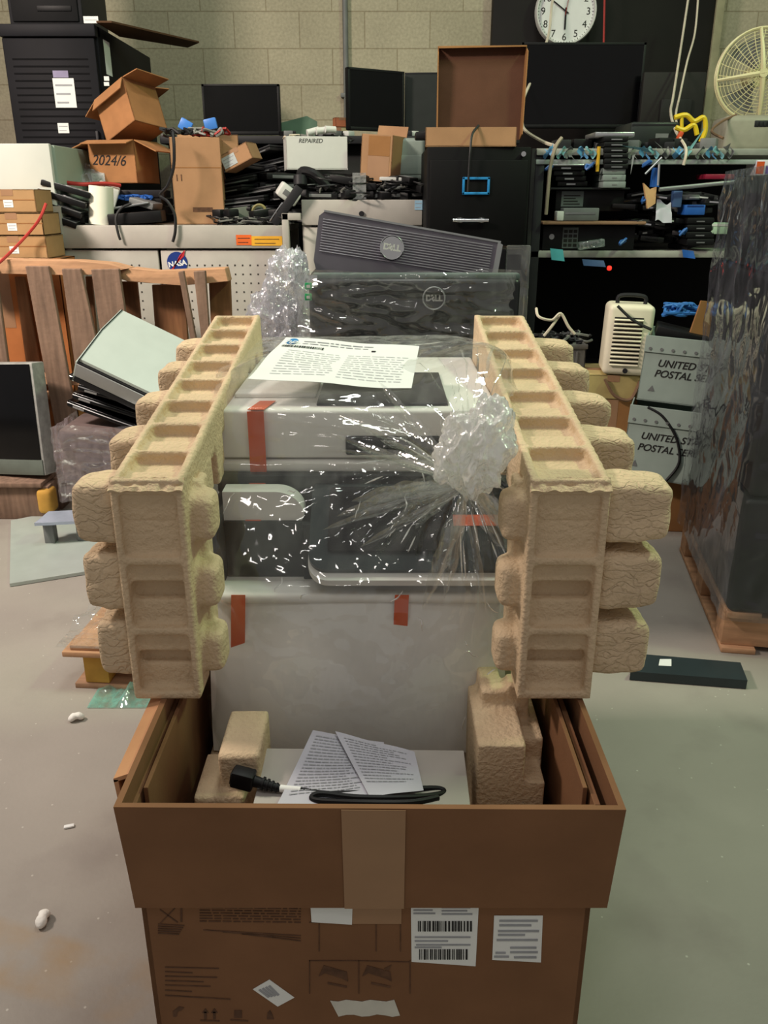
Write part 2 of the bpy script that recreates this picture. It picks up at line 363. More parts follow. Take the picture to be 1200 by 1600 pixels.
for i in range(9): pl.append(P(625-i*12, 1588+2*sin(i*1.7)-2, DF)+Vector((0, -.0004, 0)))
b.prism(pl, (0, -.0005, 0)); cob(b, 'tape_scrap', mat('white_tape', (206, 204, 194), rough=.4), smooth=0)
def barcode(x0, y0, x1, y1, m=INK, seed=1, off=.0012):
    rr = random.Random(seed); b = MB(); x = x0
    while x < x1-2:
        w_ = rr.choice((1, 1.4, 2.2, 3)); quad_on([(x, y0), (min(x1, x+w_), y0), (min(x1, x+w_), y1), (x, y1)], DF, off, m, '', b, False); x += w_+rr.choice((1, 1.2, 2, 2.6))
    return cob(b, 'barcode', m, smooth=0)
quad_on([(642, 1411), (748, 1413), (743, 1509), (643, 1502)], DF, .0004, PAPER, 'shipping_label')
barcode(653, 1438, 738, 1454, INK, 3); barcode(655, 1482, 732, 1498, INK, 4)
b = MB()
for i, (x0, x1, y) in enumerate([(646, 678, 1415), (646, 676, 1420), (646, 680, 1425), (690, 735, 1416), (690, 730, 1421), (690, 738, 1426), (648, 735, 1462), (648, 700, 1468), (650, 735, 1474), (648, 690, 1478)]):
    quad_on([(x0, y), (x1, y), (x1, y+2), (x0, y+2)], DF, .0012, INKG, '', b, False)
cob(b, 'printed_text', INKG, smooth=0)
quad_on([(772, 1430), (848, 1430), (845, 1503), (769, 1499)], DF, .0004, PAPER, 'address_label')
b = MB()
for i, (x0, x1, y) in enumerate([(780, 840, 1436), (780, 830, 1443), (778, 842, 1452), (778, 820, 1458), (776, 840, 1466), (797, 838, 1478), (774, 790, 1486), (797, 840, 1485), (772, 795, 1492), (803, 838, 1493)]):
    quad_on([(x0, y), (x1, y), (x1, y+3), (x0, y+3)], DF, .0012, INKG, '', b, False)
cob(b, 'printed_text', INKG, smooth=0)
b = MB(); rr = random.Random(5)
def pline(x0, y0, x1, y1, t=1.6): quad_on([(x0, y0), (x1, y1), (x1, y1+t), (x0, y0+t)], DF, .0003, PRINTB, '', b, False)
for r_ in range(6):
    x = 312
    while x < 470:
        l = rr.uniform(6, 22); pline(x, 1417+r_*4.2+(x-312)*.012, min(470, x+l), 1417+r_*4.2+(x-300)*.012, 1.5); x += l+3
for r_ in range(3): pline(318+r_*30, 1452+r_*3, 470, 1461+r_*4, 1.4)
for r_ in range(5): pline(258, 1510+r_*7, 300+rr.uniform(0, 50), 1512+r_*7, 1.5)
pline(258, 1546, 300, 1548); pline(258, 1554, 360, 1560)
for r_ in range(5): pline(247, 1443+r_*3.4, 288-r_*2, 1445+r_*3.4, 1.6)
pline(483, 1440, 560, 1440, 1); pline(483, 1500, 560, 1500, 1.2); pline(560, 1500, 640, 1502, 1.2)
for x in (483, 560, 640): quad_on([(x, 1500), (x+1.5, 1500), (x+1.5, 1552), (x, 1552)], DF, .0003, PRINTB, '', b, False)
for x in (498, 587, 625): quad_on([(x, 1443), (x+1.4, 1443), (x+1.4, 1486), (x, 1486)], DF, .0003, PRINTB, '', b, False)
for ox in (498, 566):   # pictograms of a printer being lifted
    quad_on([(ox, 1525), (ox+8, 1508), (ox+44, 1518), (ox+46, 1533), (ox+36, 1528), (ox+10, 1520)], DF, .0003, PRINTB, '', b, False)
    pline(ox+14, 1534, ox+44, 1540, 3)
quad_on([(600, 1513), (612, 1507), (608, 1516)], DF, .0003, PRINTB, '', b, False)
# handling symbols
pline(250, 1442, 274, 1417, 2); pline(250, 1420, 278, 1440, 2); quad_on([(282, 1416), (285, 1416), (285, 1440), (282, 1440)], DF, .0003, PRINTB, '', b, False)
quad_on([(270, 1580), (280, 1572), (288, 1574), (284, 1578), (278, 1580), (276, 1588), (271, 1588)], DF, .0003, PRINTB, '', b, False)
for x in (317, 331):
    quad_on([(x+2, 1580), (x+6, 1580), (x+6, 1592), (x+2, 1592)], DF, .0003, PRINTB, '', b, False); quad_on([(x-1, 1582), (x+4, 1575), (x+9, 1582)], DF, .0003, PRINTB, '', b, False)
pline(313, 1593, 343, 1594, 2); quad_on([(366, 1578), (378, 1578), (378, 1590), (366, 1590)], DF, .0003, PRINTB, '', b, False); pline(360, 1592, 388, 1594, 2)
quad_on([(417, 1592), (418, 1582), (422, 1578), (425, 1583), (428, 1592)], DF, .0003, PRINTB, '', b, False)
cob(b, 'printed_marks', PRINTB, smooth=0)

# ------------------------------------------------------------------ lower pulp trays inside the carton
def pulp(parts, name, m=PULP, parent=None, vox=.004, it=6, **tags):
    b = MB()
    for c, s, *r in parts: b.box(c, s, r[0] if r else None)
    o = b.obj(name, m, parent, **tags)
    bake(o, [('REMESH', dict(mode='VOXEL', voxel_size=vox)), ('SMOOTH', dict(factor=.5, iterations=it))])
    return o
def dbx(x0, x1, y0, y1, d0, d1): return ((x0+x1)/2, (y0+y1)/2, EYE-(d0+d1)/2), (x1-x0, y1-y0, d1-d0)
o = pulp([dbx(-.272, -.198, .965, 1.07, .80, 1.0), dbx(-.238, -.178, .985, 1.10, .742, 1.0), dbx(-.288, -.08, .93, 1.10, .90, 1.0), dbx(-.288, -.238, 1.03, 1.45, .86, 1.0)], 'pulp_tray', PULPS, it=9)
tag(o, 'beige moulded pulp tray with cross-shaped block inside left end of the carton', 'packaging')
o = pulp([dbx(.135, .205, 1.0, 1.16, .735, 1.0), dbx(.205, .236, 1.0, 1.05, .80, 1.0), dbx(.19, .225, 1.10, 1.14, .70, 1.0), dbx(.135, .24, .93, 1.02, .865, 1.0), dbx(.215, .24, 1.05, 1.4, .76, 1.0), dbx(.15, .185, 1.10, 1.18, .71, 1.0), dbx(.17, .232, .96, .985, .83, 1.0)], 'pulp_tray', PULPS, it=9)
tag(o, 'beige moulded pulp tray standing in the right end of the carton', 'packaging')
# accessory carton, papers and cord on the printer's front
o = MB().box((-.03, .985, EYE-.80), (.30, .14, .036), (0, 0, R(-1)), .002).obj('accessory_box', mat('grey_white_card', (176, 170, 164), rough=.8, var=.04), None)
tag(o, 'flat white accessory box lying inside carton rim under loose printed sheets', 'box')
def sheet(name, c00, c10, c11, c01, m, n=14, wav=.003, th=.0004, freq=2.0, sd=0):
    c00, c10, c11, c01 = map(Vector, (c00, c10, c11, c01))
    def f(u, v):
        p = c00.lerp(c10, u).lerp(c01.lerp(c11, u), v)
        p = p.copy(); p.z += wav*noise.noise(Vector((u*freq+sd, v*freq, 3.3+sd))); return p
    o = MB().grid(f, n, n, th).obj(name, m, None)
    return o, f
def printed(f, rows, parent, off=.0009, m=INKG, seed=2, name='printed_text'):
    """rows: (u0,u1,v,h,gaps) strips of print that follow the paper."""
    b = MB(); rr = random.Random(seed); up = Vector((0, 0, off))
    for u0, u1, v, h, gap in rows:
        u = u0
        while u < u1:
            l = rr.uniform(.02, .09) if gap else u1-u0; e = min(u1, u+l)
            if e-u < .004: break
            k = max(1, int((e-u)/.05))
            for i in range(k):
                ua, ub = u+(e-u)*i/k, u+(e-u)*(i+1)/k
                vs = [b.bm.verts.new(f(*q)+up) for q in ((ua, v), (ub, v), (ub, v+h), (ua, v+h))]; b.bm.faces.new(vs)
            u = e+(.012 if gap else 1)
    return b.obj(name, m, parent, smooth=0)
zt = EYE-.775
o, f = sheet('instruction_sheet', (-.148, .905, zt+.004), (-.012, .935, zt+.004), (-.0, 1.055, zt+.006), (-.11, 1.085, zt+.004), mat('grey_paper', (186, 186, 196), rough=.8, var=.04), sd=1)
tag(o, 'grey printed instruction sheet lying tilted on accessory box beside the power cord', 'paper')
printed(f, [(.08, .6+.3*abs(sin(i*1.7)), .92-i*.042, .014, True) for i in range(19)], o)
o, f = sheet('instruction_sheet', (-.02, .93, zt+.009), (.055, .945, zt+.007), (.045, 1.03, zt+.007), (-.075, 1.075, zt+.010), mat('grey_paper', (186, 186, 196)), sd=4)
tag(o, 'smaller grey printed sheet overlapping the first on the accessory box', 'paper')
printed(f, [(.08, .5+.4*abs(sin(i*1.3)), .9-i*.05, .014, True) for i in range(15)], o, seed=8)
pc = thing('mains_cable', 'black power cord with square plug resting along the carton rim', 'cord', (-.12, .95, EYE-.745))
o_ = Vector((-.12, .95, EYE-.745)); q = lambda p: Vector(p)-o_
ce = P(380, 1216, .965); ce2 = P(403, 1222, .962); ce3 = P(438, 1232, .955)
b = MB(); d = (ce2-ce).normalized(); rot = d.to_track_quat('X', 'Z').to_matrix()
b.box(q(ce), (.032, .022, .026), rot, .003); b.obj('connector', BLACK, pc)
b = MB(); b.box(q(ce)-d*.0165, (.0015, .016, .018), rot, .0005); b.obj('socket_face', BLACKG, pc)
b = MB(); b.cyl(q(ce2)-d*.006, q(ce3), .0085, .005, 12)
for i in range(4): b.cyl(q(ce2.lerp(ce3, .2+i*.2)), q(ce2.lerp(ce3, .28+i*.2)), .0098-i*.001, n=12)
b.obj('strain_relief', BLACK, pc)
b = MB(); b.cyl(q(ce3), q(P(470, 1235, .95)), .0052, n=12); b.obj('paper_tag', PAPER, pc)
b = MB(); b.tube([q(v) for v in (P(436, 1232, .955), P(470, 1235, .95), P(520, 1240, .945), P(600, 1236, .95), P(680, 1232, .965), P(690, 1240, .955), P(640, 1246, .935), P(560, 1246, .93), P(500, 1240, .935), P(492, 1250, .925), P(560, 1254, .91), P(640, 1254, .91), P(685, 1246, .925))], .0042, n=8, sub=8)
b.obj('cable', BLACK, pc)
# ------------------------------------------------------------------ the printer
PRW = mat('printer_white', (234, 232, 228), rough=.45, var=.02); PRG = mat('printer_grey', (228, 226, 222), rough=.5, var=.03)
PRD = mat('printer_charcoal', (30, 32, 34), rough=.35, var=.08); PRT = mat('control_panel_glass', (34, 44, 46), rough=.2, var=.06)
pr = thing('multifunction_printer', 'white and charcoal office multifunction printer wrapped in clear plastic bag inside carton', 'printer', (-.04, 1.5, EYE-.90))
OP = Vector((-.04, 1.5, EYE-.90))
def pz(d): return .90-d                # drop below the eye -> local z
def py(D): return D-1.5
def px_(x): return x+.04
def pab(b, x0, x1, D0, D1, d0, d1, bev=.006, seg=3): return b.ab(px_(x0), px_(x1), py(D0), py(D1), pz(d1), pz(d0), bev, seg)
XL, XR = -.285, .20
b = MB(); pab(b, XL+.005, XR-.005, 1.24, 1.86, .60, .89, .01); b.obj('lower_body', PRG, pr)
# front cover: slightly bellied panel between two seams
b = MB()
def cov(u, v):
    d = .612+v*.245; D = 1.215-.065*v+.012*(1-sin(pi*min(1, v*1.0))) - .012*sin(pi*u)
    return Vector((px_(XL+.004+(XR-XL-.008)*u), py(D), pz(d)))
b.grid(cov, 24, 20, .012); b.obj('front_cover', PRG, pr)
b = MB(); pab(b, XL+.004, XR-.004, 1.20, 1.26, .594, .612, .008, 4); b.obj('cover_lip', PRW, pr)
b = MB()
for v in (.06, .72, .83):
    b.tube([cov(i/12, v)+Vector((0, -.0065, 0)) for i in range(13)], .0011, n=4, sub=1)
b.obj('seam', DGREY, pr)
text('hp', .022, PRD, pr, Matrix.Translation(cov(.5, .48)+Vector((0, -.0068, 0))) @ FRONT, 'logo', shear=.2)
# output bin recess
b = MB(); pab(b, XL+.02, -.12, 1.28, 1.32, .50, .60, .002); pab(b, XL+.002, XL+.02, 1.24, 1.4, .47, .60, .002); pab(b, -.135, XR-.004, 1.27, 1.4, .50, .60, .002); b.obj('output_bin', PRD, pr)
b = MB(); pab(b, XL, XR, 1.36, 1.86, .44, .60, .004); b.obj('rear_body', PRD, pr)
b = MB(); pab(b, XL+.002, XR-.002, 1.335, 1.84, .436, .468, .004); b.obj('black_band', PRD, pr)
b = MB()      # pale paper guide with one rounded corner, left of the control panel
pts = []
x0, x1 = XL+.02, P(476, 790, 1.30).x; z0, z1 = P(400, 808, 1.30).z, P(400, 764, 1.30).z; r_ = .046
pts += [(x0, z0), (x1-.004, z0)] + [(x1-r_+r_*sin(a), z1-r_*.9+r_*.9*cos(a)) for a in [pi/2*(1-i/8) for i in range(9)]] + [(x0, z1)]
b.prism([(px_(x), py(1.285), z-OP.z) for x, z in pts], (0, .04, 0)); b.obj('paper_guide', PRG, pr)
# document feeder / scanner head
b = MB(); pab(b, XL, XR-.005, 1.36, 1.86, .331, .415, .006); b.obj('document_feeder', PRW, pr)
b = MB(); pab(b, XL+.001, XR-.006, 1.352, 1.86, .418, .438, .005); b.obj('scanner_lid', PRG, pr)
b = MB(); pab(b, -.115, XR-.09, 1.39, 1.66, .326, .3315, .002); b.obj('feeder_tray', PRD, pr)
b = MB(); pab(b, XL+.02, -.12, 1.45, 1.80, .322, .332, .004); b.obj('feeder_cover', PRW, pr)
b = MB(); pab(b, -.065, .095, 1.354, 1.37, .375, .408, .004)
for i in range(3): pab(b, -.05+i*.045, -.04+i*.045, 1.352, 1.36, .376, .407, .001)
b.obj('feeder_slot', PRD, pr)
# control panel: wedge tablet with a pale rim
A = P(478, 770, 1.335); 
def plate(x0, x1, Da, da, Db, db, th, rad, n=8):
    """rounded slab from its rear edge (Da, drop da) to its front edge (Db, drop db)"""
    L_ = Vector((0, Db-Da, -(db-da))); ln = L_.length; pts = []
    for cx, cy, a0 in ((x1-rad, rad, 0), (x0+rad, rad, pi/2), (x0+rad, ln-rad, pi), (x1-rad, ln-rad, 3*pi/2)):
        for i in range(n+1):
            a = a0+pi/2*i/n; xx = cx+rad*cos(a); yy = cy-rad*sin(a)
            pts.append(Vector((px_(xx), py(Da), pz(da)))+L_.normalized()*yy)
    nrm = Vector((1, 0, 0)).cross(L_).normalized()
    if nrm.z < 0: nrm = -nrm
    return pts, -nrm*th
cx0, cx1 = P(480, 860, 1.2).x, P(812, 860, 1.2).x
b = MB(); p_, v_ = plate(cx0, cx1, 1.345, .445, 1.195, .548, .012, .03); b.prism(p_, v_); b.obj('control_panel', PRT, pr)
b = MB(); p_, v_ = plate(cx0-.001, cx1+.001, 1.35, .4575, 1.188, .563, .016, .034); b.prism(p_, v_); b.obj('panel_rim', PRW, pr)
b = MB(); p_, v_ = plate(cx0+.03, cx1-.10, 1.325, .455, 1.22, .527, .001, .008); b.prism([p+Vector((0, -.0012, .0018)) for p in p_], v_); b.obj('touch_screen', BLACKG, pr)
# orange shipping tape strips
b = MB(); ta, tb = P(386, 640, 1.353).x, P(412, 640, 1.353).x
b.prism([(px_(ta+.012), py(1.42), pz(.3295)), (px_(tb+.012), py(1.42), pz(.3295)), (px_(tb), py(1.356), pz(.3295)), (px_(ta), py(1.356), pz(.3295))], (0, 0, .0008))
b.prism([(px_(ta), py(1.351), pz(.331)), (px_(tb), py(1.351), pz(.331)), (px_(tb), py(1.351), pz(.44)), (px_(ta), py(1.351), pz(.44))], (0, -.0008, 0))
b.prism([(px_(ta), py(1.35), pz(.438)), (px_(tb), py(1.35), pz(.438)), (px_(tb-.004), py(1.284), pz(.50)), (px_(ta-.002), py(1.284), pz(.50))], (0, -.0008, .0006))
b.obj('orange_tape', ORANGE, pr)
for xa, xb, y1 in ((358, 380, 1016), (613, 635, 1022)):
    p0, p1 = P(xa, 960, 1.19), P(xb, 960, 1.19); d1 = EYE-P(600, y1, 1.185).z; b = MB()
    b.prism([(px_(p0.x+.004), py(1.198), pz(.593)), (px_(p1.x+.004), py(1.198), pz(.593)), (px_(p1.x), py(1.184), pz(d1)), (px_(p0.x), py(1.184), pz(d1))], (0, -.0008, 0))
    b.obj('orange_tape', ORANGE, pr)
b = MB(); g = lambda x, y: P(x, y, 1.27)
t0 = EYE-.487
b.prism([(px_(.0), py(1.28), pz(.488)), (px_(cx1-.005), py(1.28), pz(.488)), (px_(cx1-.005), py(1.262), pz(.500)), (px_(.0), py(1.262), pz(.500))], (0, -.0009, .0012)); b.obj('orange_tape', ORANGE, pr)

# ------------------------------------------------------------------ clear plastic bag over the printer
BAG = film('clear_bag_film', haze=.11, glo=.06, bump=.32, bscale=9, rough=.06)
KN = film('gathered_film', haze=1.6, glo=.22, bump=.6, bscale=30, rough=.1, hazecol=(.95, .95, .93))
CRE = film('crease_streak_film', haze=.5, glo=.4, bump=.2, bscale=30, rough=.1, hazecol=(.97, .97, .97))  # whitish haze carries the bright streaks of the folds
KX, KD, KZ = P(736, 690, 1.17).x, 1.17, P(736, 690, 1.17).z
bag = thing('plastic_bag', 'clear wrinkled plastic bag tied in a knot over the printer', 'bag', (KX, KD+.2, EYE-.88))
OB = Vector((KX, KD+.2, EYE-.88))
prof = [(.900, 1.108), (.80, 1.124), (.70, 1.142), (.60, 1.158), (.56, 1.158), (.50, 1.215), (.45, 1.265), (.41, 1.315), (.36, 1.335), (.325, 1.352), (.305, 1.39), (.295, 1.44)]
def fy(d):
    if d >= prof[0][0]: return prof[0][1]
    for (a, x), (b_, y) in zip(prof, prof[1:]):
        if b_ <= d <= a: return x+(y-x)*(a-d)/(a-b_)
    return prof[-1][1]
def ridge(p): return 1-min(1, abs(noise.noise(p))*2.4)
def bagpt(u, d, k, top):
    """u around the ring (0..1 starts mid rear), d drop, k ring scale"""
    x0, x1, y0, y1 = -.303, .222, fy(d), 1.885
    cx, cy, hx, hy = (x0+x1)/2, (y0+y1)/2, (x1-x0)/2, (y1-y0)/2
    # front-heavy spacing
    if u < .2: t = u/.2; sx, sy = 1*t, 1.0
    elif u < .32: t = (u-.2)/.12; sx, sy = 1, 1-2*t
    elif u < .68: t = (u-.32)/.36; sx, sy = 1-2*t, -1
    elif u < .8: t = (u-.68)/.12; sx, sy = -1, -1+2*t
    else: t = (u-.8)/.2; sx, sy = -1+t, 1
    m = max(abs(sx), abs(sy)); l = (abs(sx)**7+abs(sy)**7)**(1/7); s_ = m/l
    return Vector((cx+hx*sx*s_*k, cy+hy*sy*s_*k, EYE-d))
NU, NB, NT = 420, 190, 60
b = MB(); rows = []
K = Vector((KX, KD, KZ))
for j in range(NB+NT+1):
    if j <= NB: d = .895-(.895-.30)*j/NB; k = 1
    else: t = (j-NB)/NT; k = cos(t*pi/2)**.55 if t < 1 else .001; d = .30-.022*(1-(1-t)**2)
    row = []
    for i in range(NU):
        p = bagpt(i/NU, d, k, j > NB); front = p.y < 1.47
        c = Vector((-.04, 1.5, p.z)); n_ = (p-c); n_.z = 0; n_.normalize()
        if j > NB: n_ = (n_*k+Vector((0, 0, 1-k))).normalized()
        rel = p-K; rel2 = Vector((rel.x, rel.z+rel.y*.3)); r_ = rel2.length; th = math.atan2(rel2.y, rel2.x)
        amp = .013*exp(-((r_-.1)/.18)**2) if front else .004
        ds = amp*(ridge(Vector((th*4.2, r_*1.4, 1.7)))-.25)+ .5*amp*(ridge(Vector((th*11, r_*3, 5.1)))-.3)
        ds += .009*(ridge(Vector((p.x*5+p.z*3.0, p.y*3, p.z*4-p.x*2)))-.35)+.004*(ridge(p*13)-.4)+.0016*noise.noise(p*45)
        p = p+n_*max(-.003, ds)
        p += Vector((.014, 0, .045))*exp(-((p.x-.16)/.09)**2-((p.y-1.48)/.17)**2-((p.z-EYE+.31)/.09)**2)
        if front and r_ < .16: p.y -= .075*exp(-(r_/.055)**2)
        row.append(b.bm.verts.new(p-OB))
    rows.append(row)
for A_, B_ in zip(rows, rows[1:]):
    for i in range(NU): b.bm.faces.new((A_[i], A_[(i+1) % NU], B_[(i+1) % NU], B_[i]))
b.obj('bag_film', BAG, bag, smooth=70)
# gathered knot: crumpled ball with a flaring tail
b = MB(); t = bmesh.new(); bmesh.ops.create_icosphere(t, subdivisions=6, radius=1)
for v in t.verts:
    n_ = v.co.normalized(); r_ = 1+.28*(ridge(n_*1.3+Vector((3, 1, 7)))-.5)+.13*(ridge(n_*3.1)-.5)+.045*(ridge(n_*7)-.5)
    v.co = Vector((n_.x*.050*r_, n_.y*.042*r_, n_.z*.068*r_)) + Vector((.012*n_.z, 0, 0))
b._add(t, Matrix.Translation(Vector((KX, KD-.06, KZ+.006))-OB)); b.obj('knot', KN, bag, smooth=70)
# pleats of film fanning out below and left of the knot
PLEAT = film('pleated_film', haze=.12, glo=.10, bump=.15, bscale=30, rough=.06)
rr = random.Random(11); kc = Vector((KX-.008, KD-.055, KZ-.05))-OB
b = MB()
def cone_y(x, z):   # lie just in front of the bag's front
    d = EYE-z; return fy(max(.30, min(.9, d)))-.020
for i in range(30):
    a = R(-90)+R(rr.uniform(-78, 62)) if i < 23 else R(rr.uniform(140, 185))
    ln = rr.uniform(.09, .24)*(1 if i < 23 else .9); wd = rr.uniform(.006, .024)
    e = Vector((kc.x+OB.x+cos(a)*ln, 0, kc.z+OB.z+sin(a)*ln)); e.x = min(e.x, .212)
    e.y = cone_y(e.x, e.z); e -= OB
    N_ = 14; side = Vector((-sin(a), 0, cos(a))); sw = rr.uniform(-1, 1)
    strip = []
    for j in range(N_+1):
        t_ = j/N_; p = kc.lerp(e, t_); p.y = kc.y+(e.y-kc.y)*(t_**.8)
        wv = (.003+wd*t_)*(1+.2*sin(j*1.3+i))*(1-t_**3)+.0003; p = p+side*(.006*sw*sin(t_*3))
        strip.append([b.bm.verts.new(p+side*(wv*q_)+Vector((0, -.75*wv*cos(q_*pi/2)*(.8+.3*sin(j*.9+i*2)), 0))) for q_ in (-1, -.75, -.5, -.25, 0, .25, .5, .75, 1)])
    for s0, s1 in zip(strip, strip[1:]):
        for q_ in range(8): b.bm.faces.new((s0[q_], s0[q_+1], s1[q_+1], s1[q_]))
b.obj('pleats', PLEAT, bag, smooth=80)
b = MB()      # lines of folded film, whitened to stand in for bright streaks
for i in range(26):
    a = R(rr.uniform(-168, -25)) if i < 20 else R(rr.uniform(140, 188)); r0 = rr.uniform(.03, .13); ln = rr.uniform(.02, .065)
    q_ = []
    for j in range(7):
        r_ = r0+ln*j/6; p = Vector((kc.x+OB.x+cos(a)*r_, 0, kc.z+OB.z+sin(a)*r_)); p.x = min(.215, p.x)
        p.y = min(cone_y(p.x, p.z)-.006, 1.35); p.y = p.y+(kc.y+OB.y-p.y)*max(0, 1-r_/.09)**1.2; q_.append(p-OB)
    b.tube(q_, lambda t: .0002+.0013*sin(pi*min(1, max(0, t))), n=5, sub=3)
for i in range(20):
    x_, d_ = rr.uniform(-.25, .19), rr.uniform(.34, .84); a = rr.uniform(0, 6.28); ln = rr.uniform(.006, .03)
    q_ = []
    for j in range(4):
        p = Vector((x_+cos(a)*ln*j/3+.003*rr.uniform(-1, 1), 0, EYE-d_+sin(a)*ln*j/3+.003*rr.uniform(-1, 1))); p.y = fy(EYE-p.z)-.012; q_.append(p-OB)
    b.tube(q_, lambda t: .0003+.0010*sin(pi*min(1, max(0, t))), n=5, sub=3)
b.obj('crease_streaks', CRE, bag, smooth=60)
# paper lying on top
c = [P(387, 590, 1.40), P(643, 605, 1.38), P(655, 541, 1.56), P(447, 528, 1.60)]
o, f = sheet('information_sheet', *c, PAPER, n=20, wav=.006, sd=7)
tag(o, 'white printed information sheet with a blue round logo lying on plastic bag', 'paper')
printed(f, [(.16, .68, .90, .016, True), (.16, .64, .85, .012, True)]+[(.10+.0*i, .46+.02*sin(i), .66-i*.052, .007, True) for i in range(11)]+[(.52, .94-.03*abs(sin(i)), .67-i*.055, .007, True) for i in range(11)], o)
rb = random.Random(3); u = .03; bars = []
while u < .33: l = rb.choice((.004, .007, .011)); bars.append((u, u+l, .745, .05, False)); u += l+rb.choice((.004, .006))
printed(f, bars+[(.67, .70, .79, .03, False)], o, m=INK, name='barcode')
LOGOB = mat('logo_blue', (48, 130, 190), rough=.6, var=.03)
b = MB(); vs = [b.bm.verts.new(f(.075+.042*cos(a), .895+.075*sin(a))+Vector((0, 0, .0009))) for a in [2*pi*i/24 for i in range(24)]]; b.bm.faces.new(vs)
lg = b.obj('logo', LOGOB, o, smooth=0)
pc_ = f(.075, .88)+Vector((0, -.004, .0022))
ux = (f(.12, .88)-f(.03, .88)).normalized(); uy = (f(.075, .95)-f(.075, .8)).normalized(); uz = ux.cross(uy)
text('hp', .024, PAPER, lg, Matrix.Translation(pc_) @ Matrix((ux, uy, uz)).transposed().to_4x4(), 'lettering', shear=.25)

# ------------------------------------------------------------------ moulded pulp cushions
def cushion(sg, xi, xo, label, seed):
    """sg: outward direction (-1 left, +1 right); xi/xo inner and outer X of the rails."""
    rr = random.Random(seed); xm = (xi+xo)/2; wd = abs(xo-xi)
    base = Vector((xm, 1.05, EYE-.69)); root = thing('pulp_cushion', label, 'packaging', base)
    # arm runs back (local y) and is pitched up 8 degrees
    ARM = Matrix.Translation(Vector((0, .0, .34))) @ Matrix.Rotation(math.atan2(.116, .80), 4, 'X')
    Ln = .80; b = MB(); add = lambda x0, x1, y0, y1, z0, z1: b.ab(x0*1.0, x1, y0, y1, z0, z1)
    h = wd/2; t = .012
    def bumper(c_, size, sd, root):
        t_ = bmesh.new(); bmesh.ops.create_cube(t_, size=1); bmesh.ops.subdivide_edges(t_, edges=t_.edges[:], cuts=12, use_grid_fill=True)
        for v in t_.verts:
            q = v.co*2; m = max(map(abs, q)); l = (abs(q.x)**8+abs(q.y)**8+abs(q.z)**8)**.125; q = q*(m/l) if l > 0 else q
            tp = 1-.10*max(0, q.x*sg)
            v.co = Vector((q.x*size[0]/2, q.y*size[1]/2*tp, q.z*size[2]/2*tp))+q.normalized()*(.003*noise.noise(q*1.7+Vector((sd, 0, 0))))
        bb = MB(); bb._add(t_, Matrix.Translation(c_)); return bb.obj('bumper', PULP, root, smooth=80)
    si, so = -sg*h, sg*h
    b.ab(si, si+sg*t, 0, Ln, -.055, 0)                       # inner rail
    b.ab(so-sg*t, so, 0, Ln, -.055, -.002)                   # outer rail
    N = 8 if sg < 0 else 7; pt = Ln/N
    for i in range(N+1):
        y = min(Ln-.006, max(.006, i*pt))
        b.ab(-h, h, y-.0045, y+.0045, -.06, -.002 if 0 < i < N else -.001)
    for i in range(N):
        y0, y1 = i*pt, (i+1)*pt
        b.ab(-h+.004, h-.004, y0, y1, -.064, -.022)          # pocket floor
        b.ab(-h+.004, h-.004, y0, y0+pt*.55, -.062, -.013)   # stepped half of the pocket
        # inner scallop
        b.box((si+sg*.008, y0+pt*.5, -.075), (.018, pt*.58, .055))
        if i % 2 == 0: b.box((si+sg*.012, y0+pt*.5, -.10), (.024, pt*.42, .05))
    for i, y in enumerate((.225, .385, .55, .70)):           # outer bumpers
        kl = .062 if sg < 0 else .088
        c_ = ARM @ Vector((so+sg*(kl/2-.014), y, -.072)); bumper(c_, (kl+.028, .094, .088), seed*10+i, root)
    b.box((0, Ln-.008, -.085), (wd, .016, .10))              # rear end plate
    b.bm.transform(ARM)
    o = b.obj('top_arm', PULPS, root)
    bake(o, [('REMESH', dict(mode='VOXEL', voxel_size=.0036)), ('SMOOTH', dict(factor=.5, iterations=5))])
    # front leg
    b = MB(); H_ = .338
    b.ab(-h, -h+.011, -.002, .065, 0, H_-.008); b.ab(h-.011, h, -.002, .065, 0, H_-.008)
    for z in (0.0, .105, .215, H_-.020): b.ab(-h, h, -.001, .05, z, z+.012)
    b.ab(-h, h, .03, .06, 0, H_-.008)
    b.ab(-h, h, .010, .05, .225, H_-.012)                     # shallow top panel
    for z in (.105, .215): b.ab(-h+.006, h-.006, .010, .05, z-.03, z)    # shelf under each rib
    for z in (.012, .115): b.ab(-h+.01, h-.01, .016, .05, z, z+.040)
    for i, (z, l) in enumerate(((.285, .060), (.182, .056), (.075, .050)) if sg < 0 else ((.285, .092), (.182, .088), (.075, .082))):
        bumper(Vector((so+sg*(l/2-.003), .050, z)), (l+.006, .080, .088), seed*20+i, root)
        b.box((si-sg*.010, .050, z-.012), (.045, .060, .068), None, .014, 3)
    b.box((si-sg*.004, .080, .17), (.016, .05, .30), None, .006)          # inner flange
    o = b.obj('front_leg', PULPS, root)
    bake(o, [('REMESH', dict(mode='VOXEL', voxel_size=.0036)), ('SMOOTH', dict(factor=.5, iterations=5))])
    # torn fold where leg and arm meet
    b = MB()
    def fold(u, v): 
        p = Vector((-h+wd*u, -.006+.016*v, H_-.012+.014*v+.004*noise.noise(Vector((u*9+seed, v*3, 0))))); p.y += .003*noise.noise(Vector((u*12, 4+seed, v)))
        return p
    b.grid(fold, 30, 4, .004); b.obj('torn_fold', PULPS, root)
    return root
cushion(-1, -.268, -.368, 'beige moulded pulp edge cushion standing on left rim of the carton', 3)
cushion(1, .196, .304, 'beige moulded pulp edge cushion standing on right rim of the carton', 9)
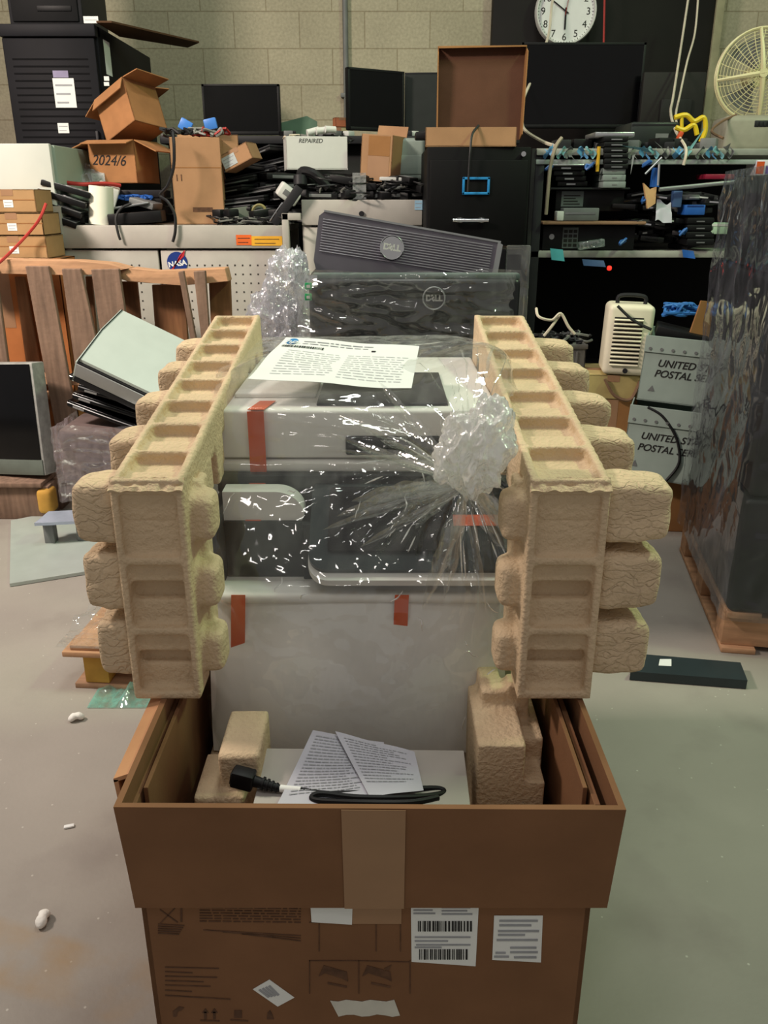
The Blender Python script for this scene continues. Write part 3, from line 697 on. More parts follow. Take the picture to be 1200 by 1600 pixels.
# ------------------------------------------------------------------ prototypes of small stock
def monitor(px0, py0, px1, py1, D, yaw, label, screen=SCREEN, frame=BLACK, group=None, th=.035, name='flat_monitor', roll=0, pitch=0):
    x0, x1, z0, z1 = ext(px0, py0, px1, py1, D); w_, h_ = (x1-x0)/max(.3, cos(yaw)), z1-z0
    r = thing(name, label, 'monitor', ((x0+x1)/2, D, z0), (pitch, roll, yaw), group)
    b = MB(); b.ab(-w_/2, w_/2, 0, th, 0, h_, .006); b.ab(-w_*.3, w_*.3, th-.002, th+.025, h_*.2, h_*.75, .008); b.obj('housing', frame, r)
    bz = min(.014, w_*.04); b = MB()
    b.ab(-w_/2+.001, w_/2-.001, -.004, .004, h_-bz, h_-.001, .001); b.ab(-w_/2+.001, w_/2-.001, -.004, .004, .001, bz*1.3, .001)
    b.ab(-w_/2+.001, -w_/2+bz, -.004, .004, 0.001, h_-.001, .001); b.ab(w_/2-bz, w_/2-.001, -.004, .004, .001, h_-.001, .001)
    b.obj('bezel', frame, r)
    b = MB(); b.ab(-w_/2+bz, w_/2-bz, -.002, .002, bz*1.3, h_-bz); b.obj('screen', screen, r, smooth=0)
    return r
def carton(label, w_, d_, h_, loc, rot=(0, 0, 0), m=CARD, inner=None, flaps=(), tape=True, name='cardboard_box', seam=None, group=None):
    """open or closed carton, base centred at loc; flaps = [(side, length, angle)]"""
    r = thing(name, label, 'box', loc, rot, group); t = .005; b = MB()
    X, Y = w_/2, d_/2
    b.ab(-X, X, -Y, -Y+t, 0, h_, .001); b.ab(-X, X, Y-t, Y, 0, h_, .001); b.ab(-X, -X+t, -Y, Y, 0, h_, .001); b.ab(X-t, X, -Y, Y, 0, h_, .001); b.ab(-X, X, -Y, Y, 0, t, .001)
    if not flaps: b.ab(-X, X, -Y, Y, h_-t, h_, .001)
    b.obj('carton_body', m, r, smooth=0)
    for side, ln, ang in flaps:
        b = MB(); L_ = (w_ if side in 'fb' else d_)-.004
        b.ab(-L_/2, L_/2, 0, ln, -t/2, t/2, .001)
        zr = {'f': pi, 'b': 0, 'l': pi/2, 'r': -pi/2}[side]
        pos = {'f': (0, -Y, h_), 'b': (0, Y, h_), 'l': (-X, 0, h_), 'r': (X, 0, h_)}[side]
        b.bm.transform(Matrix.Translation(pos) @ Matrix.Rotation(zr, 4, 'Z') @ Matrix.Rotation(ang, 4, 'X'))
        b.obj('flap', m, r, smooth=0)
    if tape and not flaps:
        b = MB(); b.ab(-X-.0006, X+.0006, -.025, .025, h_, h_+.0006); b.ab(-.025, .025, -Y-.0008, -Y, h_*.72, h_); b.obj('packing_tape', TAPEC, r, smooth=0)
    if seam: 
        b = MB(); b.ab(-X, X, -Y-.001, -Y, seam-.002, seam+.002); b.obj('seam', CARDD, r, smooth=0)
    return r
def label_on(r, x0, x1, z0, z1, y, m=PAPER, lines=3, ink=INKG, name='paper_label'):
    b = MB(); b.ab(x0, x1, y-.0008, y, z0, z1); o = b.obj(name, m, r, smooth=0)
    if lines:
        b = MB()
        for i in range(lines): zz = z1-(z1-z0)*(i+.7)/(lines+.4); b.ab(x0+(x1-x0)*.1, x1-(x1-x0)*(.1+.12*(i % 3)), y-.0014, y-.0008, zz-(z1-z0)*.10/1.6, zz)
        b.obj('printed_text', ink, o, smooth=0)
    return o
# ------------------------------------------------------------------ wall, conduit, dark panel, clock
x0, x1, z0, z1 = ext(535, -30, 544, 300, 5.86)
b = MB(); b.cyl((P(540, 80, 5.86).x, 5.875, .6), (P(540, 80, 5.86).x, 5.875, 3.4), .017, n=12); cd = b.obj('conduit_pipe', mat('conduit_grey', (112, 114, 112), rough=.5), None)
tag(cd, 'thin grey conduit pipe running up block wall between the black monitors', 'pipe')
for z in (1.9, 2.6): b = MB(); b.ab(P(540, 80, 5.86).x-.035, P(540, 80, 5.86).x+.035, 5.86, 5.899, z, z+.025, .003); b.obj('pipe_strap', mat('conduit_grey', (112, 114, 112)), cd)
x0, x1, _, _ = ext(767, 0, 1112, 200, 5.8)
DPAN = mat('dark_panel', (24, 21, 19), rough=.6, var=.3, scale=3, spec=.2)
r = thing('dark_wall_panel', 'tall dark board covering block wall behind the round clock', 'panel', ((x0+x1)/2, 5.8, .0))
b = MB(); b.ab(x0-(x0+x1)/2, x1-(x0+x1)/2, 0, .09, 0, 3.4, .004); b.obj('panel_board', DPAN, r)
b = MB(); b.ab(x1-(x0+x1)/2-.02, x1-(x0+x1)/2+.03, -.02, .09, 0, 3.4, .004); b.obj('edge_trim', mat('panel_trim', (150, 146, 116), rough=.7), r)
monitor(812, 66, 1004, 200, 5.3, 0, 'huge black flat screen propped against dark board below the clock', BLACKG, BLACK, name='flat_television')
r = thing('grey_screen', 'dull grey-black monitor back standing right of the huge black screen', 'monitor', ((P(1052, 150, 5.2)).x, 5.2, P(1052, 196, 5.2).z))
x0, x1, z0, z1 = ext(1002, 112, 1100, 196, 5.2); b = MB(); b.ab(-(x1-x0)/2, (x1-x0)/2, 0, .04, 0, z1-z0, .01); b.obj('housing', mat('dusk_grey', (32, 30, 27), rough=.7), r)
b = MB(); b.ab(-(x1-x0)*.2, (x1-x0)*.3, -.02, .01, 0, (z1-z0)*.5, .01); b.obj('rear_cover', mat('dusk_grey2', (26, 26, 24), rough=.7), r)
# clock
cc = P(883, 19, 5.72); ck = thing('wall_clock', 'round white wall clock with black numerals hung on dark board', 'clock', cc); CR = 48*4.95/1300
b = MB(); b.lathe([(CR, 0), (CR, .03), (CR*.97, .045), (CR*.93, .045), (CR*.92, .03), (CR*.92, 0)], Matrix.Rotation(pi/2, 4, 'X'), 48); b.obj('clock_case', WHITE, ck)
b = MB(); b.lathe([(0, .02), (CR*.925, .02), (CR*.925, .0), (0, 0)], Matrix.Rotation(pi/2, 4, 'X'), 48); cf = b.obj('clock_face', PAPER, ck, smooth=0)
for i in range(1, 13):
    a = pi/2-2*pi*i/12; text(str(i), .055, INK, cf, face(CR*.74*cos(a), -.0208, CR*.74*sin(a)), 'numeral')
b = MB()
for i in range(60):
    a = 2*pi*i/60; b.box((CR*.89*cos(a), -.0206, CR*.89*sin(a)), (.010 if i % 5 == 0 else .006, .0008, .003), Matrix.Rotation(-a, 3, 'Y'))
b.obj('minute_marks', INK, cf, smooth=0)
def hand(a, ln, wd, z, m, name):
    b = MB(); M = Matrix.Rotation(-a, 4, 'Y'); b.ab(-.02, ln, -z-.001, -z, -wd, wd); b.bm.transform(M); b.obj(name, m, ck, smooth=0)
hand(R(-90), CR*.52, .005, .024, INK, 'hour_hand'); hand(R(146), CR*.78, .0038, .026, INK, 'minute_hand'); hand(R(80), CR*.4, .0015, .028, RED, 'second_hand')
# ------------------------------------------------------------------ cables on the wall
WCAB = mat('white_cable', (206, 196, 176), rough=.5); BCAB = mat('black_cable', (24, 24, 26), rough=.5)
def cable(pts, r, m, label, name='cable', group=None):
    o = MB().tube([P(*p) for p in pts], r, n=6, sub=6).obj(name, m, None); return tag(o, label, 'cable', group)
cable([(868, -20, 5.6), (862, 10, 5.6), (857, 55, 5.55), (840, 105, 5.4), (818, 155, 5.2), (816, 190, 5.0), (822, 205, 4.6), (850, 222, 4.25), (868, 228, 4.1)], .008, WCAB, 'white cable hanging past the clock down behind open brown box')
cable([(1078, -20, 5.4), (1066, 60, 5.3), (1052, 150, 4.9), (1048, 175, 4.6), (1056, 205, 4.2), (1072, 232, 3.98), (1068, 258, 3.96)], .0065, WCAB, 'longer white cable hanging from above to the shelf beside yellow clamp')
cable([(1092, -20, 5.4), (1086, 50, 5.3), (1074, 95, 5.1), (1062, 150, 4.9), (1056, 180, 4.5), (1060, 205, 4.2)], .0055, WCAB, 'shorter white cable hanging from above, ending behind yellow clamp')
o = cable([(945, -20, 5.65), (944, 30, 5.65), (943, 78, 5.65)], .006, RED, 'short red cord hanging on dark board right of the clock', 'cord')
# ------------------------------------------------------------------ tall black rack cabinet at the left
RK = mat('rack_black', (15, 15, 20), rough=.6, var=.25, scale=5, spec=.15)
D0 = 4.65; x0, x1, z0, z1 = ext(16, 40, 163, 300, D0)
r = thing('rack_cabinet', 'tall black server rack cabinet against the block wall', 'cabinet', ((x0+x1)/2, D0, 0)); W2 = (x1-x0)/2; HT = P(100, 38, D0).z
b = MB(); b.ab(-W2, W2, .02, 1.02, .06, HT, .006); b.obj('carcass', RK, r)
b = MB(); b.ab(-W2+.01, W2-.01, -.012, .02, .08, HT-.06, .006); dr = b.obj('perforated_door', RK, r)
b = MB()
for i in range(46): b.ab(-W2+.05, W2-.05, -.0128, -.011, .5+i*.032, .508+i*.032)
b.obj('louvres', mat('rack_slot', (10, 10, 13), rough=.7, spec=.1), dr, smooth=0)
b = MB(); b.ab(W2-.05, W2-.035, -.03, -.010, 1.45, 1.62, .003); b.obj('door_handle', DGREY, dr)
b = MB(); b.ab(-W2, W2, -.02, .06, HT-.055, HT, .006); b.obj('top_fascia', mat('rack_fascia', (24, 24, 29), rough=.6, spec=.2), r)
def rl(px0, py0, px1, py1, lines=3, m=PAPER):
    a, c_, e, f_ = ext(px0, py0, px1, py1, D0-.02); return label_on(r, a-r.location.x, c_-r.location.x, e, f_, -.0145, m, lines)
rl(84, 122, 117, 168, 3); rl(90, 192, 107, 208, 2); rl(130, 25, 153, 36, 1); rl(162, 119, 170, 126, 0); rl(162, 128, 170, 134, 0); rl(82, 110, 106, 121, 0, mat('lilac_tape', (140, 132, 164), rough=.5))
b = MB(); b.ab(W2, W2+.001, .10, .20, P(180, 118, 4.8).z, P(180, 64, 4.8).z); b.obj('side_label', PAPER, r, smooth=0)
zt = HT+.002
o = MB().prism([(P(150, 30, 4.62).x, 4.62, zt), (P(174, 30, 4.62).x, 4.62, zt), (P(312, 60, 5.2).x, 5.18, zt), (P(290, 60, 5.3).x, 5.34, zt), (P(150, 30, 4.62).x, 5.0, zt)], (0, 0, .008)).obj('cardboard_sheet', card('cardboard_dark_brown', (88, 64, 46)), None, smooth=0)
tag(o, 'thin brown cardboard sheet overhanging top of the black rack cabinet', 'cardboard')
r2 = thing('tower_computer', 'dark computer case on the black rack cabinet, heightened to shade the wall', 'computer', ((x0+x1)/2-.02, 4.75, HT+.012))
b = MB(); b.ab(-.20, .17, 0, .42, 0, 1.0, .012); b.obj('computer_case', DGREY, r2)  # unseen upper height added to cast shade on the wall
b = MB(); b.ab(-.18, .15, -.01, .005, .015, .98, .006); b.ab(-.05, .12, -.014, 0, .06, .085, .002); b.obj('front_bezel', BLACK, r2)
# ------------------------------------------------------------------ grey steel benches under the clutter
def bench(name, label, px0, px1, pyt, D, dep, seams, nasa=False, rimh=.10):
    x0, x1, _, zt = ext(px0, pyt, px1, pyt+2, D); xm = (x0+x1)/2; W = (x1-x0)/2
    r = thing(name, label, 'bench', (xm, D, 0))
    b = MB(); b.ab(-W, W, 0, dep, zt-.03, zt, .004); b.obj('bench_top', LGREY, r)
    b = MB(); b.ab(-W, W, -.012, .02, zt-rimh, zt, .004); b.obj('rim_rail', LGREY, r)
    xs = [-W]+[P(s, 420, D).x-xm for s in seams]+[W]
    HOLE = mat('peg_hole', (60, 58, 54), rough=.9)
    for a, c_ in zip(xs, xs[1:]):
        b = MB(); b.ab(a+.006, c_-.006, 0, .02, .12, zt-rimh-.008, .004); pn = b.obj('perforated_panel', LGREY, r)
        b = MB(); nx = int((c_-a-.16)/.035)
        for row in range(11):
            for i in range(nx): b.box((a+.10+i*.035, -.0006, zt-rimh-.075-row*.04), (.007, .001, .007))
        b.obj('peg_holes', HOLE, pn, smooth=0)
    for sx in (-W+.02, W-.02):
        for y in (.03, dep-.03): b = MB(); b.ab(sx-.02, sx+.02, y-.02, y+.02, 0, zt-.03, .003); b.obj('leg', LGREY, r)
    return r, xm, W, zt
BD1 = 4.0
r, xm, W, zb1 = bench('steel_bench', 'pale grey perforated steel bench with round blue badge and orange sticker', 93, 446, 352, BD1, .63, [251])
a, c_, e, f_ = ext(369, 367, 393, 383, BD1-.014); label_on(r, a-xm, c_-xm, e, f_, -.013, mat('orange_label', (226, 104, 40), rough=.5), 2, INK, 'orange_label')
a, c_, e, f_ = ext(393, 369, 441, 384, BD1-.014); label_on(r, a-xm, c_-xm, e, f_, -.013, mat('yellow_label', (226, 170, 48), rough=.5), 2, INK, 'yellow_label')
cN = P(277, 410, BD1-.003); lx, lz = cN.x-xm, cN.z
b = MB(); b.cyl((lx, -.003, lz), (lx, 0, lz), .047, n=32); lg = b.obj('round_badge', mat('badge_blue', (28, 56, 130), rough=.4), r, smooth=0)
text('NASA', .033, PAPER, lg, face(lx, -.0034, lz-.006, R(8)), 'lettering', bold=.001)
b = MB(); b.prism([(lx-.03, -.0035, lz-.03), (lx-.022, -.0035, lz-.034), (lx+.012, -.0035, lz+.03), (lx+.04, -.0035, lz+.056), (lx+.034, -.0035, lz+.028), (lx+.014, -.0035, lz+.01)], (0, -.0008, 0)); b.obj('red_chevron', mat('badge_red', (196, 40, 52), rough=.5), lg, smooth=0)
b = MB(); b.prism([P(78, 322, BD1-.03)-Vector((xm, BD1, 0)), P(94, 322, BD1-.03)-Vector((xm, BD1, 0)), P(104, 480, BD1-.03)-Vector((xm, BD1, 0)), P(88, 480, BD1-.03)-Vector((xm, BD1, 0))], (0, .025, 0)); b.obj('corner_post', LGREY, r)
BD2 = 4.05
r, xm, W, zb2 = bench('steel_cabinet', 'grey steel cabinet between perforated bench and the black filing cabinet', 471, 660, 312, BD2, .85, [], rimh=.11)
b = MB(); x_ = P(565, 330, BD2).x-xm; b.cyl((x_, -.02, zb2-.06), (x_, -.01, zb2-.06), .012, n=16); b.obj('round_lock', DGREY, r)
a, c_, e, f_ = ext(648, 313, 660, 328, BD2-.014); label_on(r, a-xm, c_-xm, e, f_, -.013, mat('pale_blue_label', (150, 190, 214), rough=.6), 2)
r = thing('steel_post', 'short grey steel post with square cut-out between the two grey benches', 'post', (P(457, 400, 3.9).x, 3.9, 0))
x0, x1, z0, z1 = ext(443, 333, 472, 500, 3.9); W = (x1-x0)/2; b = MB()
b.ab(-W, W, 0, .04, 0, z1-.16, .003); b.ab(-W, -W+.03, 0, .04, z1-.17, z1, .003); b.ab(-W, W, 0, .04, z1-.03, z1, .003); b.obj('post_plate', LGREY, r)
# dark back bench that carries the monitors, behind the grey ones
r = thing('back_bench', 'dark long bench behind the grey benches, carrying black monitors along wall', 'bench', (-.24, 5.05, 0)); ZB = P(500, 211, 4.9).z
b = MB(); b.ab(-.98, .98, -.1, .7, ZB-.04, ZB, .004); b.obj('bench_top', DGREY, r)
b = MB(); b.ab(-.96, .96, .0, .02, .1, ZB-.04, .004); b.obj('front_panel', mat('bench_dark', (30, 30, 30), rough=.8), r)
for sx in (-.94, .94):
    b = MB(); b.ab(sx-.03, sx+.03, .6, .66, 0, ZB-.04, .003); b.obj('leg', DGREY, r)
monitor(317, 131, 438, 211, 5.15, 0, 'wide black monitor facing out above tall brown box')
monitor(545, 108, 632, 205, 5.2, R(32), 'black monitor turned sideways right of the thin conduit pipe')
monitor(632, 113, 692, 208, 5.35, R(-4), 'dark grey monitor half behind the open brown lid', mat('screen_grey', (38, 42, 40), rough=.4), DGREY)
r = thing('green_folder', 'dull green folder propped on back bench beside the wide black monitor', 'folder', (P(463, 200, 5.3).x, 5.3, ZB+.002), (R(-12), 0, 0))
b = MB(); b.prism([(-.10, 0, 0), (.12, 0, 0), (.12, 0, .10), (.06, 0, .13), (-.10, 0, .09)], (0, .012, 0)); b.obj('folder_cover', GREENP, r)
b = MB(); b.ab(-.095, .11, .0125, .016, 0, .08); b.obj('papers', PAPER, r)
b = carton('small red-brown box on back bench beside the conduit pipe', .09, .07, .05, (P(533, 178, 5.3).x, 5.35, ZB+.07), (0, 0, .3), mat('red_brown_card', (178, 112, 76), rough=.8))
carton('flat green and cream box under the small red-brown box', .13, .10, .065, (P(525, 190, 5.3).x, 5.35, ZB+.002), (0, 0, .1), mat('cream_card', (176, 176, 130), rough=.8))
# ------------------------------------------------------------------ filing cabinet and the tray on it
FD = 3.72; x0, x1, z0, z1 = ext(667, 228, 829, 330, FD); W = (x1-x0)/2; xm = (x0+x1)/2; HT = P(700, 229, FD).z
FBLK = mat('cabinet_black', (9, 9, 10), rough=.55, var=.25, scale=4, spec=.15)
r = thing('filing_cabinet', 'black upright filing cabinet with blue label holder carrying open brown box', 'cabinet', (xm, FD, 0))
b = MB(); b.ab(-W, W, .02, .62, 0, HT, .005); b.obj('carcass', FBLK, r)
dh = (HT-.08)/4
for i in range(4):
    zt = HT-.05-i*dh; b = MB(); b.ab(-W+.012, W-.012, 0, .03, zt-dh+.01, zt, .005); dw = b.obj('drawer', FBLK, r)
    hx = P(735, 333, FD).x-xm; lz = zt-(P(0, 240, FD).z-P(0, 281, FD).z) if i == 0 else zt-.11
    b = MB()
    for s in (-.045, .045): b.ab(hx+s-.012, hx+s+.012, -.02, .002, zt-.245, zt-.225, .003)
    b.cyl((hx-.075, -.022, zt-.235), (hx+.075, -.022, zt-.235), .008, n=12); b.obj('drawer_handle', CHROME, dw)
    b = MB(); hw, hh = .057, .034; lx = P(744, 281, FD).x-xm
    b.ab(lx-hw, lx+hw, -.008, .001, lz+hh-.010, lz+hh, .002); b.ab(lx-hw, lx+hw, -.008, .001, lz-hh, lz-hh+.010, .002)
    b.ab(lx-hw, lx-hw+.010, -.008, .001, lz-hh, lz+hh, .002); b.ab(lx+hw-.010, lx+hw, -.008, .001, lz-hh, lz+hh, .002)
    b.obj('label_holder', mat('holder_blue', (40, 130, 190), rough=.35), dw)
b = MB(); b.cyl((W-.035, -.006, HT-.028), (W-.035, .03, HT-.028), .010, n=16); b.obj('lock', CHROME, r)
# lidded display box: shallow tray with its lid standing up at the back
a, c_, e, f_ = ext(665, 198, 790, 228, FD+.01); bx = thing('lidded_box', 'open brown box with upright lid on top of black filing cabinet', 'box', ((a+c_)/2, FD+.02, HT+.001), (0, 0, R(-3)))
w2 = (c_-a)/2; hh = f_-HT-.002; w3 = w2+.02
b = MB(); dd = .46
b.ab(-w2, w2+.045, 0, .005, 0, hh, .001); b.ab(-w2, w2+.045, dd, dd+.005, 0, hh, .001); b.ab(-w2, -w2+.005, 0, dd, 0, hh, .001); b.ab(w2+.04, w2+.045, 0, dd, 0, hh, .001); b.ab(-w2, w2+.045, 0, dd, 0, .005)
b.obj('tray', CARD, bx, smooth=0)
lx0, lx1, lz0, lz1 = ext(676, 72, 806, 198, FD+.5); cx = bx.location.x
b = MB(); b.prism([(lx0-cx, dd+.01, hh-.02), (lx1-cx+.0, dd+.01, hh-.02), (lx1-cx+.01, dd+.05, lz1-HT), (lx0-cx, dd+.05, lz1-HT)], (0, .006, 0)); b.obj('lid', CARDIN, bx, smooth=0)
b = MB()
b.prism([(lx1-cx, dd+.01, hh-.02), (lx1-cx+.01, dd+.05, lz1-HT), (lx1-cx+.012, dd-.03, lz1-HT-.03), (lx1-cx+.004, dd-.05, hh)], (.005, 0, 0))
b.prism([(lx0-cx, dd+.01, hh-.02), (lx0-cx, dd+.05, lz1-HT), (lx0-cx-.0, dd-.02, lz1-HT-.04), (lx0-cx+.002, dd-.04, hh)], (-.005, 0, 0))
b.prism([(lx0-cx-.005, dd+.05, lz1-HT), (lx1-cx+.015, dd+.05, lz1-HT), (lx1-cx+.012, dd+.0, lz1-HT-.008), (lx0-cx, dd+.0, lz1-HT-.012)], (0, 0, .005))
b.obj('lid_rim', CARDD, bx, smooth=0)
for i, (x_, y_, s_) in enumerate(((-.1, .2, .2), (.08, .3, .16), (.0, .12, .12))):
    o = MB().box((cx+x_, FD+.02+y_, HT+hh-.02+.006*i), (s_, .10, .03), (0, 0, .4*i), .006).obj('cable_box', BLACK, None); tag(o, 'black accessory lying in the open brown tray on filing cabinet', 'accessory', 'black accessories in the brown tray')
cable([(748, 196, FD+.02), (738, 210, FD-.015), (735, 235, FD-.03), (733, 262, FD-.03), (731, 300, FD-.03)], .005, BCAB, 'black cable hanging from brown tray down front of the filing cabinet')
# ------------------------------------------------------------------ cartons and loose pieces on the grey bench
def at(px, py, D): return P(px, py, D)
# tall closed box
x0, x1, z0, z1 = ext(247, 213, 325, 359, 4.02); bt = carton('tall brown cardboard box with seam standing on the perforated bench', x1-x0, .34, z1-zb1, ((x0+x1)/2+.03, 4.26, zb1+.001), (0, 0, R(7)), CARD, flaps=[('b', .05, R(60))], seam=(z1-zb1)*.66)
text('11', .04, PRINTB, bt, face(-(x1-x0)*.36, -.171, .20), 'printed_marks'); b = MB(); b.ab(-.03, .06, -.171, -.170, .055, .075); b.obj('printed_text', PRINTB, bt, smooth=0)
# open box with handwriting
x0, x1, z0, z1 = ext(158, 235, 236, 287, 4.45); bo = carton('open brown box with handwritten number under the tilted box', x1-x0, .22, .19, ((x0+x1)/2, 4.43, z0), (0, 0, R(-14)), mat('cardboard_amber', (160, 112, 70), rough=.85, bump=.06, bscale=200), flaps=[('f', .07, R(-14)), ('r', .12, R(-25)), ('l', .10, R(-20))])
text('2024/6', .065, INK, bo, face(-.02, -.1112, .10, R(-2)), 'handwriting', shear=.3); label_on(bo, -.12, -.05, .01, .045, -.111, PAPER, 2)
# tilted box on top
bq = carton('tilted open brown box with splayed flaps balanced atop another open box', .22, .20, .21, at(212, 219, 4.42)+Vector((.01, .0, .02)), (R(-8), R(-24), R(-30)), mat('cardboard_amber', (160, 112, 70)), flaps=[('l', .10, R(-20)), ('f', .07, R(-62)), ('r', .10, R(-8)), ('b', .10, R(10))])
# support under the box with handwriting
for i in range(4):
    o = MB().box((P(200, 290, 4.4).x+.01*i, 4.43, zb1+.021+i*.038), (.36-.02*i, .28, .036), (0, 0, R(-8+5*i)), .006).obj('desktop_case', DGREY if i % 2 else BLACK, None)
    tag(o, 'flat dark computer case stacked beneath open handwritten box', 'computer', 'flat computer cases under the handwritten box')
# plastic sheet left of it
o, f = sheet('plastic_sheet', at(125, 288, 4.3), at(165, 286, 4.3), at(160, 250, 4.4), at(120, 258, 4.4), film('clear_sheet', haze=.4, glo=.15), wav=.05, th=.001); tag(o, 'crumpled clear plastic sheet left of the open handwritten box', 'plastic sheet')
# white appliance left
x0, x1, z0, z1 = ext(-40, 224, 84, 345, 3.98); r = thing('white_panel_unit', 'large white panel unit at left edge in front of the black rack', 'appliance', ((x0+x1)/2, 3.98, 0), (0, 0, 0)); W = (x1-x0)/2
b = MB(); b.ab(-W, W, 0, .03, .0, z1, .006); b.obj('front_panel', mat('unit_white', (186, 190, 182), rough=.5, var=.02), r)
b = MB(); b.ab(-W+.006, W+.012, .03, .55, .0, z1-.005, .006); b.obj('casing', mat('unit_green_grey', (140, 154, 140), rough=.5, var=.03), r)
# stack of cartons left
for i, (p0, p1, p2, p3, lab) in enumerate([(-30, 375, 80, 405, 'bottom brown carton in the left stack of three'), (-30, 345, 74, 376, 'middle brown carton in the left stack of three'), (-30, 312, 62, 346, 'top brown carton in the left stack of three')]):
    x0, x1, z0, z1 = ext(p0, p1, p2-7, p3, 3.76); zt0 = P(40, 404, 3.76).z+i*.094
    cb_ = carton(lab, x1-x0, .20, .092, ((x0+x1)/2, 3.87, zt0), (0, 0, R(-1+i)), card('cardboard_tan', (170, 136, 96)), seam=.05); label_on(cb_, -.02, .02, .02, .05, -.1005, PAPER, 2)
carton('large orange-brown carton behind standing pallet carrying the left stack of three', .50, .21, P(40, 404, 3.76).z-.002, (P(20, 500, 3.8).x, 3.875, 0), (0, 0, 0), card('cardboard_orange', (176, 112, 66)))
cable([(72, 318, 3.75), (60, 345, 3.72), (35, 375, 3.72), (5, 405, 3.6), (-20, 425, 3.58)], .006, RED, 'thin red cord draped over the left stack of brown cartons', 'cord')
# paper roll, white block
x0, x1, z0, z1 = ext(131, 300, 168, 356, 4.02); r = thing('paper_roll', 'white paper towel roll standing at front of the perforated bench', 'paper roll', ((x0+x1)/2, 4.08, zb1+.002), (0, R(6), 0)); RR = (x1-x0)/2; hh = .165
b = MB(); b.lathe([(.018, 0), (RR*1.05, 0), (RR, hh), (.018, hh)], None, 32); b.obj('paper_body', mat('roll_white', (230, 232, 214), rough=.9, var=.03), r)
b = MB(); b.lathe([(.014, .002), (.018, .002), (.018, hh+.001), (.014, hh+.001), (.014, .002)], None, 24); b.obj('cardboard_core', CARDD, r)
o = MB().box(at(165, 312, 4.25), (.10, .09, .14), (R(10), R(22), R(15)), .008).obj('white_block', WHITE, None); tag(o, 'white plastic block leaning behind the paper towel roll', 'block')
# hard drives fan
HDD = thing('hard_drive', 'bare hard drive in the tilted stack left of the paper roll', 'hard drive', at(105, 300, 4.06), (0, R(16), R(12)), 'hard drives left of the paper roll')
b = MB(); b.ab(-.105, .105, -.07, .07, 0, .024, .003); b.obj('drive_case', BLACK, HDD)
b = MB(); b.ab(-.10, .10, -.066, .066, .024, .027, .002); b.cyl((.02, 0, .027), (.02, 0, .029), .045, n=24); b.obj('top_plate', SILVER, HDD)
for i in range(1, 4): dup(HDD, at(105-i*5, 300+i*14, 4.05), (R(2*i), R(17+i), R(12-3*i)))
# white corrugated bin
x0, x1, z0, z1 = ext(441, 213, 537, 265, 4.3); r = thing('white_bin', 'white corrugated plastic bin with handwriting full of scrap on the heap', 'bin', ((x0+x1)/2+.02, 4.3, z0), (0, 0, R(9))); W = (x1-x0)/2; hh = z1-z0; dd = .26
b = MB(); b.ab(-W, W, 0, .006, 0, hh, .002); b.ab(-W, W, dd-.006, dd, 0, hh, .002); b.ab(-W, -W+.006, 0, dd, 0, hh, .002); b.ab(W-.006, W, 0, dd, 0, hh, .002); b.ab(-W, W, 0, dd, 0, .006); b.obj('bin_body', WHITE, r, smooth=0)
text('REPAIRED', .026, INK, r, face(-.03, -.0006, hh*.86), 'handwriting', shear=.2)
BIN = (x0, x1, z1)
# two-tone tall box right of it
x0, x1, z0, z1 = ext(574, 210, 620, 283, 4.22); bb = carton('narrow two-tone brown box leaning beside the white bin', x1-x0+.02, .18, z1-z0, ((x0+x1)/2, 4.30, z0), (0, R(4), R(-22)), CARD, flaps=[('b', .05, R(70))]); b = MB(); b.ab(-(x1-x0)*.3, (x1-x0)*.48, -.0912, -.0902, (z1-z0)*.55, (z1-z0)*.97); b.obj('brown_print', CARDD, bb, smooth=0); b = MB(); b.ab(-(x1-x0)*.3, (x1-x0)*.48, -.0912, -.0902, (z1-z0)*.0, (z1-z0)*.54); b.obj('packing_tape', TAPEC, bb, smooth=0)
# grey-green rounded case and its cord
x0, x1, z0, z1 = ext(618, 215, 664, 283, 4.3); r = thing('grey_case', 'pale grey-green plastic case between narrow box and filing cabinet', 'case', ((x0+x1)/2, 4.3, z0)); W = (x1-x0)/2
b = MB(); b.ab(-W, W, 0, .25, 0, z1-z0, .02, 4); b.obj('case_shell', mat('grey_green_plastic', (138, 152, 142), rough=.5), r)
b = MB(); b.ab(-W+.012, W-.012, -.003, .004, .03, (z1-z0)*.6, .003); b.obj('front_panel', mat('grey_green_plastic', (138, 152, 142)), r)
# small labelled box leaning on the laptops
bl = carton('small brown box with white label tipped on the black laptop heap', .15, .12, .075, at(378, 258, 4.12)+Vector((0, .07, 0)), (0, R(-24), R(-14)), CARD); label_on(bl, -.07, .0, .012, .06, -.061, mat('label_grey', (176, 184, 184), rough=.7), 3)
bl = carton('little brown box behind the tipped box with white label', .12, .10, .09, at(352, 243, 4.4), (0, 0, .3), CARD)
# ------------------------------------------------------------------ heaps of small equipment
LAP = thing('closed_laptop', 'closed black laptop in the sloping heap right of tall brown box', 'laptop', (0, 0, -9), (0, 0, 0), 'black laptops in the sloping heap')
b = MB(); b.ab(-.16, .16, -.115, .115, 0, .016, .004); b.obj('base', BLACK, LAP)
b = MB(); b.ab(-.16, .16, -.113, .115, .017, .027, .004); b.obj('lid', DGREY, LAP)
b = MB(); b.ab(-.13, .13, -.1165, -.1135, .005, .010); b.obj('port_strip', MGREY, LAP)
rr = random.Random(21); first = True; floor_z = zb1
def put(proto, loc, rot, label=None, group=None, scale=None):
    if not proto.get('used'): 
        proto['used'] = 1; proto.location = loc; proto.rotation_euler = rot
        if label: proto['label'] = label
        if group: proto['group'] = group
        if scale: proto.scale = scale
        return proto
    return dup(proto, loc, rot, label, group, scale)
